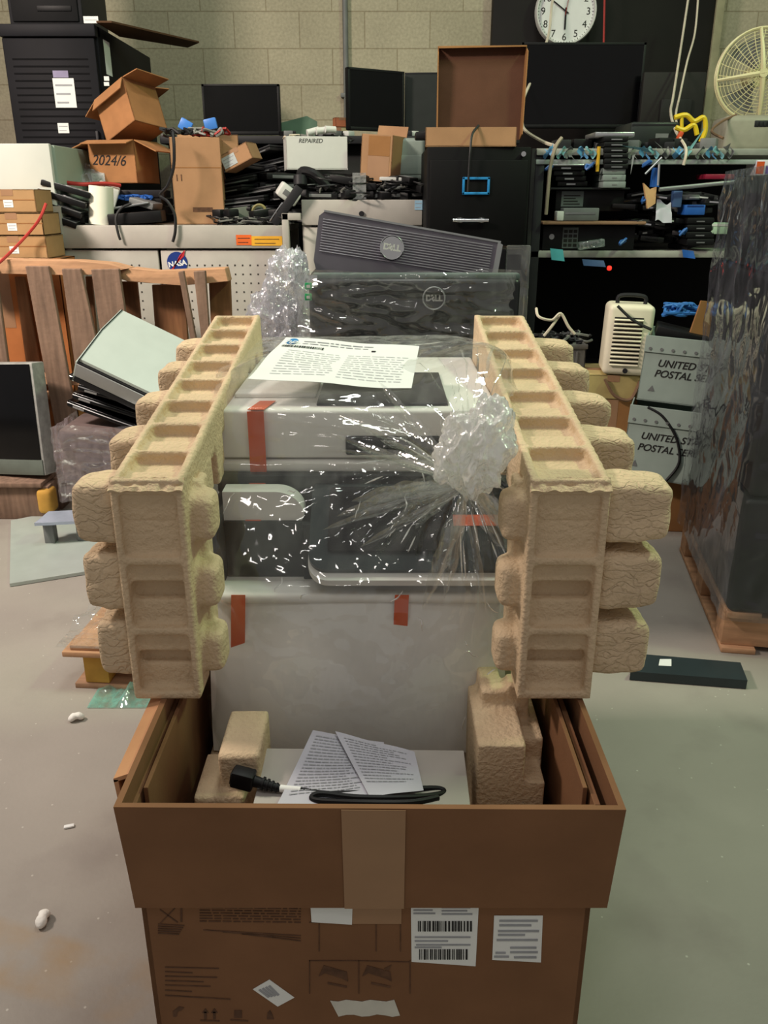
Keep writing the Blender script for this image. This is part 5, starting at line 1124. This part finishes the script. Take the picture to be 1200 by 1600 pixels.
# postal totes
def tote(label, px0, py0, px1, py1, D, yaw, roll, dep, tilt=0):
    x0, x1, z0, z1 = ext(px0, py0, px1, py1, D); r = thing('postal_tote', label, 'tote', (x0, D, z0), (0, roll, yaw)); w_ = .40; hh = z1-z0
    TG = mat('tote_grey', (152, 166, 158), rough=.6, var=.06)
    b = MB(); b.ab(0, w_, 0, .005, 0, hh, .001); b.ab(0, w_, dep, dep+.005, 0, hh, .001); b.ab(0, .005, 0, dep, 0, hh, .001); b.ab(w_-.005, w_, 0, dep, 0, hh, .001); b.ab(0, w_, 0, dep, 0, .005); b.obj('tote_body', TG, r, smooth=0)
    b = MB(); b.ab(-.002, w_, -.006, -.0005, hh*.76, hh+.003, .001); b.obj('folded_rim', TG, r, smooth=0)
    b = MB(); [b.cyl((.02+i*.042, -.009, hh*.82), (.02+i*.042, -.005, hh*.82), .006, n=10) for i in range(9)]; b.obj('rivets', MGREY, r)
    text('UNITED STATES', .039, INK, r, face(.195, -.0008, hh*.60), 'lettering', shear=.25, bold=.0006); text('POSTAL SERVICE', .039, INK, r, face(.195, -.0008, hh*.44), 'lettering', shear=.25, bold=.0006)
    b = MB(); b.prism([(.035, -.0008, hh*.16), (.062, -.0008, hh*.16), (.05, -.0008, hh*.25)], (0, -.0006, 0)); b.obj('recycling_mark', MGREY, r, smooth=0)
    return r
tt = tote('upper grey postal tote with black lettering and scrap on top', 1000, 524, 1110, 624, 3.25, R(-20), R(3), .28)
b = carton('dark carton under the lower postal tote', .42, .30, P(1000, 744, 3.22).z-.02, (P(1055, 800, 3.2).x+.10, 3.36, 0), (0, 0, R(-4)), CARDD)
tl = tote('lower grey postal tote beneath the upper tote beside wrapped pallet', 974, 632, 1090, 742, 3.22, R(-20), R(3), .28)
cable([(1012, 636, 3.19), (1035, 650, 3.17), (1055, 680, 3.15), (1062, 710, 3.14), (1058, 730, 3.14), (1040, 752, 3.15)], .006, BCAB, 'black cord hanging down front of the lower postal tote')
o = MB().box(at(1064, 522, 3.34), (.20, .16, .04), (0, R(12), R(-16)), .005).obj('black_device', BLACK, None); tag(o, 'black box lying tilted in the upper postal tote', 'device')
o = MB().prism([P(1075, 530, 3.29), P(1096, 470, 3.29), P(1130, 474, 3.29), P(1130, 536, 3.29)], (0, .012, 0)).obj('cardboard_flap', CARDD, None, smooth=0); tag(o, 'brown cardboard panel standing upright in the upper postal tote', 'cardboard')
for i in range(12): squiggle(P(rr.uniform(1052, 1078), 492, 3.36), .05, .006, mat('cable_blue', (50, 110, 180), rough=.5), 'blue network cable bundled on the upper postal tote', 'blue network cables on the upper tote', 800+i, 9, flat=.9)
# ------------------------------------------------------------------ wrapped pallet load at the right
c0, c1 = Vector((1.03, 2.23, 0)), Vector((1.165, 3.02, 0)); yaw = math.atan2(c1.y-c0.y, c1.x-c0.x)-pi/2
r = thing('wrapped_pallet_load', 'tall dark equipment stack under cloudy stretch film on a pallet', 'pallet load', c0+Vector((0, 0, .14)), (0, 0, yaw))
LD = mat('load_dark', (24, 25, 30), rough=.5, var=.4, scale=3)
zz = 0; lz = [.36, .30, .30, .27]
for i, h_ in enumerate(lz):
    b = MB(); b.ab(.0+.012*(i % 2), .80, .012*(i % 3), .80, zz, zz+h_-.004, .015, 3); b.obj('equipment_layer', LD, r); zz += h_
b = MB(); HH = zz
def wr(u, v):
    ring = [(-.012, .82), (-.014, -.014), (.82, -.014), (.82, .82)]; k = min(2.9999, u*3); i = int(k); t_ = k-i
    x_ = ring[i][0]+(ring[i+1][0]-ring[i][0])*t_; y_ = ring[i][1]+(ring[i+1][1]-ring[i][1])*t_; z_ = -.02+(HH+.035)*v
    n_ = .008*ridge(Vector((x_*3+y_*5, z_*5+y_*4, 2)))+.003*ridge(Vector((x_*9, y_*9, z_*14)))
    return Vector((x_-n_ if i == 0 else x_, y_-n_ if i == 1 else y_, z_))
WF = film('cloudy_stretch_film', haze=.28, glo=.05, bump=.4, bscale=7, hazecol=(.20, .21, .24)); b.grid(wr, 120, 60); b.obj('stretch_film', WF, r, smooth=70)
b = MB(); [b.ab(.35+.0*i, .39, -.0165, -.0155, .10+.12*i, .135+.12*i) for i in range(5)]; b.obj('paper_label', WHITE, r, smooth=0)
pp = thing('shipping_pallet', 'wooden pallet under the tall film-wrapped equipment stack', 'pallet', c0, (0, 0, yaw))
for y_ in (.02, .36, .70): b = MB(); b.ab(.0, .82, y_, y_+.09, .018, .118, .004); b.obj('stringer', WOODO, pp)
for i in range(6): b = MB(); b.ab(.0+i*.138, .10+i*.138, .0, .80, .118, .138, .003); b.obj('deck_board', WOODO, pp)
for i in range(3): b = MB(); b.ab(.0+i*.36, .10+i*.36, .0, .80, 0, .018, .003); b.obj('bottom_board', WOODO, pp)
# flat black bar on the floor
q4 = [PZ(*p, .03) for p in ((1005, 1022), (1157, 1035), (1168, 1063), (985, 1049))]
r = thing('black_bar', 'long flat black bar with square white sticker lying on floor', 'bar', ((q4[0]+q4[2])/2)*1.0-Vector((0, 0, .03))); lo = r.location
b = MB(); b.prism([q-lo for q in q4], (0, 0, -.028)); b.obj('bar_body', mat('bar_black', (40, 50, 54), rough=.4), r, smooth=0)
s4 = [PZ(*p, .0305)-lo for p in ((1031, 1030), (1049, 1030), (1049, 1041), (1029, 1040))]; b = MB(); b.prism(s4, (0, 0, .0006)); b.obj('sticker', PAPER, r, smooth=0)
# ------------------------------------------------------------------ monitors stacked behind the printer
r = thing('monitor_stack', 'black rear-facing computer monitor with round DELL emblem under stretch film behind printer'.replace('DELL ', ''), 'monitor', (P(648, 430, 2.2).x, 2.2, P(648, 545, 2.2).z))
x0, x1, z0, z1 = ext(483, 428, 812, 545, 2.2); W = (x1-x0)/2; hh = z1-z0; r.name = 'computer_monitor'
MB_ = mat('monitor_black', (26, 28, 30), rough=.35, var=.1)
b = MB(); b.ab(-W, W, 0, .055, -.12, hh-.012, .014, 3); b.obj('back_shell', MB_, r)
b = MB(); b.ab(-W+.01, W-.002, .01, .05, hh-.016, hh, .004); b.obj('top_edge', mat('monitor_edge', (90, 104, 100), rough=.4), r)
ex = P(678, 466, 2.2).x-r.location.x; ez = P(678, 466, 2.2).z-r.location.z
def emblem(par, ex, ez, y, R_, disc=False, rx=1):
    b = MB()
    if disc: b.lathe([(0, .004), (R_, .003), (R_, 0), (0, 0)], Matrix.Translation((ex, y, ez)) @ Matrix.Rotation(pi/2, 4, 'X'), 36)
    b.tube([(ex+R_*cos(a), y-.002, ez+R_*sin(a)) for a in [2*pi*i/40 for i in range(40)]], .0022, n=6, closed=True, sub=1)
    e = b.obj('emblem', CHROME if disc else mat('emblem_grey', (150, 154, 156), rough=.3, metal=.5), par)
    text('D', R_*.72, SILVER if not disc else WHITE, e, face(ex-R_*.50, y-.0045, ez), 'lettering', bold=.001)
    text('E', R_*.72, SILVER if not disc else WHITE, e, face(ex-R_*.10, y-.0045, ez) @ Matrix.Rotation(R(45), 4, 'Z'), 'lettering', bold=.001)
    text('LL', R_*.72, SILVER if not disc else WHITE, e, face(ex+R_*.42, y-.0045, ez), 'lettering', bold=.001)
emblem(r, ex, ez, 0, .028)
for py_ in (447, 464):
    a, c_, e, f_ = ext(476, py_-5, 487, py_+6, 2.19); b = MB(); b.box(((a+c_)/2-r.location.x, -.004, (e+f_)/2-r.location.z), (c_-a, .006, f_-e), None, .002); gt = b.obj('green_tag', mat('tag_green', (30, 150, 90), rough=.4), r); b = MB(); b.box(((a+c_)/2-r.location.x, -.0078, (e+f_)/2-r.location.z), ((c_-a)*.5, .001, (f_-e)*.4)); b.obj('white_mark', WHITE, gt, smooth=0)
b = MB(); a, c_, e, f_ = ext(483, 430, 496, 450, 2.19); b.ab(a-r.location.x, c_-r.location.x, -.003, .001, e-r.location.z, f_-r.location.z, .002); b.obj('corner_latch', CHROME, r)
blk = r
# pale ridged monitor tipped on top
RDG = bpy.data.materials.get('x')
r = thing('computer_monitor', 'dark silver ridged monitor with chrome round emblem tipped on the stack top', 'monitor', P(630, 440, 2.36), (R(-6), R(8.6), R(3)))
GRM = mat('ridged_grey', (112, 108, 118), rough=.36, var=.08, metal=.3)
W = 292/2*P(630, 380, 2.36).y/1300*1.0; W = (P(776, 380, 2.36).x-P(491, 380, 2.36).x)/2/cos(R(8.6)); hh = .135
b = MB(); b.prism([(-W, 0, .02), (-W-.0, 0, hh), (-W+.012, 0, hh+.012), (W-.004, 0, hh+.004), (W, 0, hh-.01), (W-.012, 0, -.03), (-W+.02, 0, -.03)], (0, .05, 0)); b.obj('back_shell', GRM, r, smooth=0)
b = MB(); [b.ab(-W+.012, W-.02, -.0025, .001, .045+i*.0068, .048+i*.0068, .0008, 1) for i in range(13)]; b.obj('ridges', mat('ridge_light', (150, 146, 156), rough=.35, metal=.4), r)
b = MB(); b.prism([(W-.010, -.006, -.03), (W+.004, -.006, -.03), (W+.006, -.006, hh), (W-.008, -.006, hh+.006)], (0, .06, 0)); b.prism([(-W+.012, -.003, hh+.012), (W, -.003, hh+.004), (W, -.003, hh+.009), (-W+.012, -.003, hh+.017)], (0, .056, 0)); b.obj('silver_frame', SILVER, r, smooth=0)
ex = P(612, 364, 2.36).x-r.location.x; emblem(r, ex*1.0-.012, .083, -.004, .031, disc=True)
rdg = r
# more monitors beneath (only their edges show), and the wrapped black case at the right
r = thing('monitor_pallet_load', 'dark boxed monitors under stretch film behind printer, carrying black monitor', 'pallet load', (P(648, 500, 2.2).x, 2.40, 0)); b = MB(); b.ab(-.30, .28, -.12, .35, .14, .84, .02); b.obj('equipment_block', LD, r)
b = MB(); b.ab(-.30, .28, .12, .35, .84, 1.10, .02); b.obj('equipment_block', LD, r)
b = MB(); b.ab(-.34, .34, -.15, .4, 0, .138, .01); b.obj('pallet_base', WOOD, r)
x0, x1, z0, z1 = ext(775, 385, 822, 445, 2.45); q = thing('black_case', 'black film-covered case at right end behind the ridged monitor', 'case', ((x0+x1)/2, 2.42, z0)); b = MB(); b.ab(-.10, (x1-x0)/2, 0, .12, -.12, z1-z0, .02); b.obj('shell', BLACKG, q)
b = MB(); b.ab(-.02, (x1-x0)/2+.004, -.012, .0, -.10, z1-z0+.005, .004); b.obj('film_wrap', film('stretch_film', haze=.12, glo=.09, bump=.5, bscale=9), q)
# stretch film over them
SF = film('stretch_film', haze=.12, glo=.09, bump=.5, bscale=9)
def wrapper(name, label, px0, py0, px1, py1, D, seed, nx=60, ny=40, amp=.02, m=SF, skirt=0):
    x0, x1, z0, z1 = ext(px0, py0, px1, py1, D)
    def f(u, v):
        p = Vector((x0+(x1-x0)*u, D, z1+(z0-z1)*v)); e = (abs(2*u-1))**6
        p.y -= amp*(ridge(Vector((u*3+v*2, v*5-u*2, seed)))-.3)+amp*.5*(ridge(Vector((u*9, v*9, seed+3)))-.3)-e*.06
        p.z += .02*noise.noise(Vector((u*4, seed, v))) if v < .05 else 0; return p
    o = MB().grid(f, nx, ny).obj(name, m, None, smooth=70); return tag(o, label, 'stretch film')
wrapper('stretch_film', 'clear stretch film drawn across front of the black emblem monitor', 462, 424, 815, 560, 2.165, 3, amp=.014)
# crumpled film bunch at left of the stack
BW = film('crumpled_film', haze=.55, glo=.28, bump=1.0, bscale=30, hazecol=(.82, .82, .9))
b = MB()
def crumple(b, c, sx, sy, sz, seed, sub=5):
    t = bmesh.new(); bmesh.ops.create_icosphere(t, subdivisions=sub, radius=1)
    for v in t.verts:
        n_ = v.co.normalized(); r_ = .85+.4*(ridge(n_*1.3+Vector((seed, 1, 2)))-.4)+.16*(ridge(n_*3.1+Vector((0, seed, 0)))-.4)+.04*(ridge(n_*8)-.5); v.co = Vector((n_.x*sx*r_, n_.y*sy*r_, n_.z*sz*r_))
    b._add(t, Matrix.Translation(c))
crumple(b, P(448, 460, 2.3), .062, .05, .11, 2); crumple(b, P(425, 490, 2.3), .065, .05, .07, 5); crumple(b, P(458, 525, 2.28), .05, .05, .10, 8); crumple(b, P(466, 425, 2.33), .028, .03, .06, 4)
o = b.obj('crumpled_film', BW, None, smooth=60); tag(o, 'shiny bunch of crumpled clear film left of the black emblem monitor', 'plastic film')
# ------------------------------------------------------------------ standing wooden pallet at the left
PD = 3.62; r = thing('standing_pallet', 'weathered wooden pallet standing on edge before the grey bench', 'pallet', (-1.3, PD, 0))
def plank(px4, D, th, m, name, par=r):
    o0 = par.location; b = MB(); b.prism([P(x, y, D)-o0 for x, y in px4], (0, th, 0)); bmesh.ops.bevel(b.bm, geom=b.bm.edges[:], offset=.003, segments=1, affect='EDGES'); return b.obj(name, m, par, smooth=0)
plank([(-60, 404), (120, 408), (170, 412), (200, 420), (165, 428), (120, 430), (-60, 427)], PD, .11, WOODO, 'stringer')
plank([(165, 428), (205, 419), (245, 424), (352, 419), (357, 440), (285, 446), (200, 440)], PD+.015, .09, WOODO, 'stringer')
plank([(-60, 585), (60, 588), (150, 592), (150, 604), (60, 600), (-60, 598)], PD+.01, .09, WOODO, 'stringer')
plank([(-60, 609), (86, 612), (86, 624), (-60, 622)], PD+.015, .09, WOODO, 'stringer')
for q in ([(39, 416), (76, 416), (128, 700), (92, 700)], [(96, 420), (126, 420), (166, 600), (118, 580)], [(142, 421), (186, 420), (212, 600), (168, 600)], [(278, 425), (287, 423), (312, 560), (303, 560)], [(302, 424), (321, 423), (330, 560), (318, 560)], [(-40, 416), (-8, 416), (20, 620), (-12, 620)]):
    plank(q, PD-.022, .02, WOODG, 'deck_board')
for q in ([(22, 432), (38, 432), (75, 640), (50, 640)], [(188, 440), (214, 440), (232, 620), (206, 620)], [(237, 445), (288, 444), (300, 620), (250, 620)], [(326, 440), (360, 436), (366, 600), (334, 600)], [(133, 432), (143, 432), (158, 600), (148, 600)]):
    plank(q, PD+.115, .018, mat('dark_pallet_wood', (128, 88, 58), rough=.85, var=.3, scale=6, stretch=(8, 8, .8)), 'deck_board')
# all-in-one monitor leaning, on a floor pallet
x0, x1, z0, z1 = ext(-60, 570, 66, 742, 3.42); r = thing('thick_monitor', 'thick silver-edged black screen standing at left edge before pallet', 'monitor', ((x0+x1)/2, 3.42, z0), (R(-6), R(-3), R(-14))); W = (x1-x0)/2; hh = z1-z0
b = MB(); b.ab(-W, W, .004, .085, 0, hh, .006); b.obj('silver_case', mat('case_silver', (150, 150, 146), rough=.45, var=.2, scale=30), r)
b = MB(); b.ab(-W+.004, W-.012, -.002, .006, .07, hh-.006, .001); b.obj('screen', BLACKG, r)
b = MB(); b.ab(-W+.002, W-.006, -.001, .006, .002, .068, .001); b.obj('chin', mat('chin_green', (96, 104, 96), rough=.4), r)
r = thing('floor_pallet', 'low wooden pallet with yellowed end block under the silver-edged screen', 'pallet', (P(20, 780, 3.38).x, 3.38, 0)); zp = z0-.012; x1 = P(80, 770, 3.36).x-r.location.x
b = MB(); b.ab(-.5, x1-.03, -.04, .20, zp-.02, zp, .003); b.obj('deck_board', WOODG, r)
for y_ in (0, .12): b = MB(); b.ab(-.5, x1-.01, y_-.02, y_+.07, .0, zp-.021, .004); b.obj('stringer', WOODG, r)
b = MB(); b.ab(x1-.06, x1+.005, -.045, .04, .03, zp-.03, .02, 3); b.obj('end_block', mat('yellow_wood', (186, 142, 62), rough=.8, var=.2), r)
# wrapped load with laptops and the silver machine
r = thing('wrapped_laptop_load', 'low film-wrapped stack of equipment under the silver machine at left', 'pallet load', (P(166, 700, 3.26).x, 3.26, 0)); x0, x1, z0, z1 = ext(92, 672, 240, 756, 3.26); W = (x1-x0)/2
b = MB(); b.ab(-W, W, 0, .30, .13, z1, .02); b.obj('equipment_block', mat('load_mauve', (104, 90, 88), rough=.6, var=.2), r)
b = MB(); b.grid(lambda u, v: Vector((-W-.012+(2*W+.024)*u, -.012-.012*ridge(Vector((u*4, v*7, 1))), z1+.02+(.12-z1-.02)*v+.006*sin(u*9))), 50, 30); b.grid(lambda u, v: Vector((-W-.012-.01*ridge(Vector((u*4, v*7, 4))), -.012+.32*u, z1+.01+(.12-z1-.01)*v)), 30, 30); b.obj('stretch_film', film('mauve_film', haze=.25, glo=.12, bump=.6, bscale=14, hazecol=(.75, .66, .72)), r, smooth=70)
b = MB(); b.ab(-W+.2, W, .02, .30, 0, .128, .01); b.obj('pallet_base', WOOD, r)
LP2 = thing('glossy_laptop', 'glossy black laptop in the leaning stack under the silver machine', 'laptop', (0, 0, -9), (0, 0, 0), 'glossy laptops under the silver machine')
b = MB(); b.ab(-.17, .17, -.12, .12, 0, .018, .007, 3); b.obj('base', BLACKG, LP2)
b = MB(); b.ab(-.168, .168, -.12, .118, .019, .030, .006, 3); b.obj('lid', BLACKG, LP2)
b = MB(); b.ab(-.14, -.09, -.1215, -.119, .005, .013); b.obj('port_label', SILVER, LP2)
b = MB(); b.tube([(-.168, -.118, .018), (0, -.122, .018), (.168, -.118, .018)], .0025, n=5); b.obj('chrome_edge', CHROME, LP2)
bz = z1+.012
for i in range(5): put(LP2, (P(186+6*(i % 3), 660, 3.38).x+.008*i, 3.40, bz+.03+.036*i), (R(3), R(16), R(-14+5*(i % 3))))
r = thing('silver_machine', 'large pale silver machine with black edges resting tilted on laptop stack', 'computer', P(111, 594, 3.2), (R(16), R(25), R(-6)))
L_, dp, th = .58, .32, .11
SM = mat('machine_silver', (176, 188, 180), rough=.4, metal=.2, var=.03)
b = MB(); b.ab(0, L_, 0, dp, 0, .03, .004); b.obj('black_foot', BLACK, r)
b = MB(); b.ab(.008, L_, -.004, .012, .028, .085, .004); b.obj('front_band', mat('brushed_band', (150, 152, 150), rough=.4, metal=.6, var=.05), r)
b = MB(); b.ab(.004, L_, 0, dp, .03, .092, .004); b.obj('core', BLACK, r)
b = MB(); b.prism([(.010, .008, .094), (L_, .008, .094), (L_, .16, .155), (L_, dp, .175), (.010, dp, .175), (.010, .16, .155)], (0, 0, .012)); b.obj('top_cover', SM, r, smooth=50)
b = MB(); b.prism([(.004, .0, .09), (.004, .16, .150), (.004, dp, .172), (.004, dp, .0), (.004, 0, 0)], (.006, 0, 0)); b.obj('side_cover', SM, r, smooth=0)
b = MB(); b.prism([(.009, .004, .095), (.009, .16, .158), (.009, dp, .178), (.014, dp, .190), (.014, .16, .170), (.014, .004, .107)], (.004, 0, 0)); b.obj('edge_trim', BLACK, r, smooth=0)
o = MB().box(at(272, 538, 3.42), (.10, .05, .03), (0, R(10), .3), .01).obj('orange_piece', ORANGE, None); tag(o, 'orange plastic scrap lying beside the silver machine', 'scrap')
# metal stand plate on the floor
q4 = [PZ(*p, .014) for p in ((17, 813), (122, 792), (158, 846), (158, 889), (15, 912))]
r = thing('stand_plate', 'pale metal monitor stand plate with raised arm lying on floor', 'stand', (q4[0]+q4[3])/2-Vector((0, 0, .014))); lo = r.location
b = MB(); b.prism([q-lo for q in q4], (0, 0, -.012)); b.obj('base_plate', mat('plate_metal', (182, 192, 186), rough=.35, metal=.3, var=.05), r, smooth=0)
a_, c_ = P(54, 822, 3.02)-lo, P(135, 818, 3.06)-lo; b = MB(); dd = (c_-a_)
b.prism([a_, c_, c_+Vector((.012, .10, .012)), a_+Vector((.02, .10, .012))], (0, 0, .012)); b.obj('raised_arm', mat('arm_metal', (176, 184, 204), rough=.25, metal=.5), r, smooth=0)
zl = a_.z
for t_ in (.18, .82):
    p = a_.lerp(c_, t_)+Vector((0, .03, 0)); b = MB(); b.ab(p.x-.02, p.x+.02, p.y, p.y+.04, .014, p.z+.002, .002); b.obj('bracket', MGREY, r)
# small pallet under film, teal film scrap, packing peanuts, debris
A_ = PZ(118, 1075, 0); r = thing('small_pallet', 'corner of wooden pallet on floor left of the carton', 'pallet', A_, (0, 0, R(-4)))
b = MB(); b.ab(-.0, .55, .0, .10, 0, .016, .002); b.obj('bottom_board', WOOD, r)
b = MB(); b.ab(.03, .10, .005, .09, .016, .105, .004); b.obj('block', mat('yellow_wood', (186, 142, 62)), r)
b = MB(); b.ab(-.02, .55, -.01, .09, .105, .122, .003); b.obj('lead_board', WOODO, r)
for i in range(4): b = MB(); b.ab(-.0+i*.14, .11+i*.14, -.0, .5, .122, .138, .003); b.obj('deck_board', WOODO, r)
b = MB(); b.grid(lambda u, v: Vector((-.03+.35*u, -.02+.4*v, .142+.03*ridge(Vector((u*3, v*3, 2)))*min(1, v*3))), 30, 30); b.obj('film_sheet', film('pallet_film', haze=.1, glo=.12, bump=.6, bscale=20), r, smooth=70)
c = PZ(205, 1085, 0)
o = MB().grid(lambda u, v: c+Vector((-.10+.22*u, -.07+.14*v, .004+.05*max(0, ridge(Vector((u*2.2, v*2.2, 9)))-.2)*sin(pi*u)*sin(pi*v))), 26, 26, .001).obj('film_scrap', TEALF, None, smooth=60); tag(o, 'crumpled teal film scrap on the floor beside carton', 'film')
for i, (px, py_, lab) in enumerate([(119, 1120, 'white foam packing peanut on floor near the small pallet corner'), (67, 1434, 'white foam packing peanut on floor left of carton bottom')]):
    p = PZ(px, py_, .012); r = MB(); q = random.Random(i)
    t = bmesh.new(); bmesh.ops.create_icosphere(t, subdivisions=3, radius=1)
    for v in t.verts:
        k = 1-.35*exp(-(v.co.x/.3)**2); v.co = Vector((v.co.x*.021, v.co.y*.013*k, v.co.z*.012*k+.003*cos(v.co.x*3)))
    r._add(t, Matrix.Translation(p) @ Matrix.Rotation(.4+i*1.2, 4, 'Z')); o = r.obj('packing_peanut', mat('foam_white', (236, 234, 228), rough=.8, var=.03, bump=.2, bscale=200), None); tag(o, lab, 'packing peanut')
rr = random.Random(77); o = MB(); p = PZ(108, 1291, .003); o.box(p, (.022, .010, .005), (0, 0, .3), .002); o = o.obj('paper_crumb', PAPER, None); tag(o, 'tiny white crumb on the floor left of carton', 'debris')
import OpenImageIO as oiio, numpy as np, sys
a=oiio.ImageBuf('/workdir/render_main.png').get_pixels(oiio.FLOAT)[...,:3]; a=np.array(a); s=a.shape[1]/1200
for p in [(420,60,'wall'),(680,40,'wallR'),(210,60,'wallL'),(70,250,'whiteunit'),(290,300,'tallbox'),(200,365,'benchrim'),(400,450,'panel'),(500,240,'whitebin'),(740,130,'lid'),(745,380,'cabinet'),(900,160,'bigblack'),(60,1200,'floorL'),(60,1350,'floorL2'),(1100,1120,'floorR'),(1050,1400,'floorR2'),(1050,900,'floorshade'),(560,1340,'flap'),(400,1500,'body'),(550,570,'paper'),(450,680,'adf'),(500,1050,'cover'),(270,640,'armL'),(250,900,'legL'),(880,900,'legR'),(960,680,'knobR'),(1040,590,'tote'),(980,540,'heater'),(1150,600,'tower'),(650,450,'mon'),(700,1210,'acc')]:
    x,y=int(p[0]*s),int(p[1]*s); v=a[y-4:y+5,x-4:x+5].reshape(-1,3).mean(0)*255; print(p, v.round())
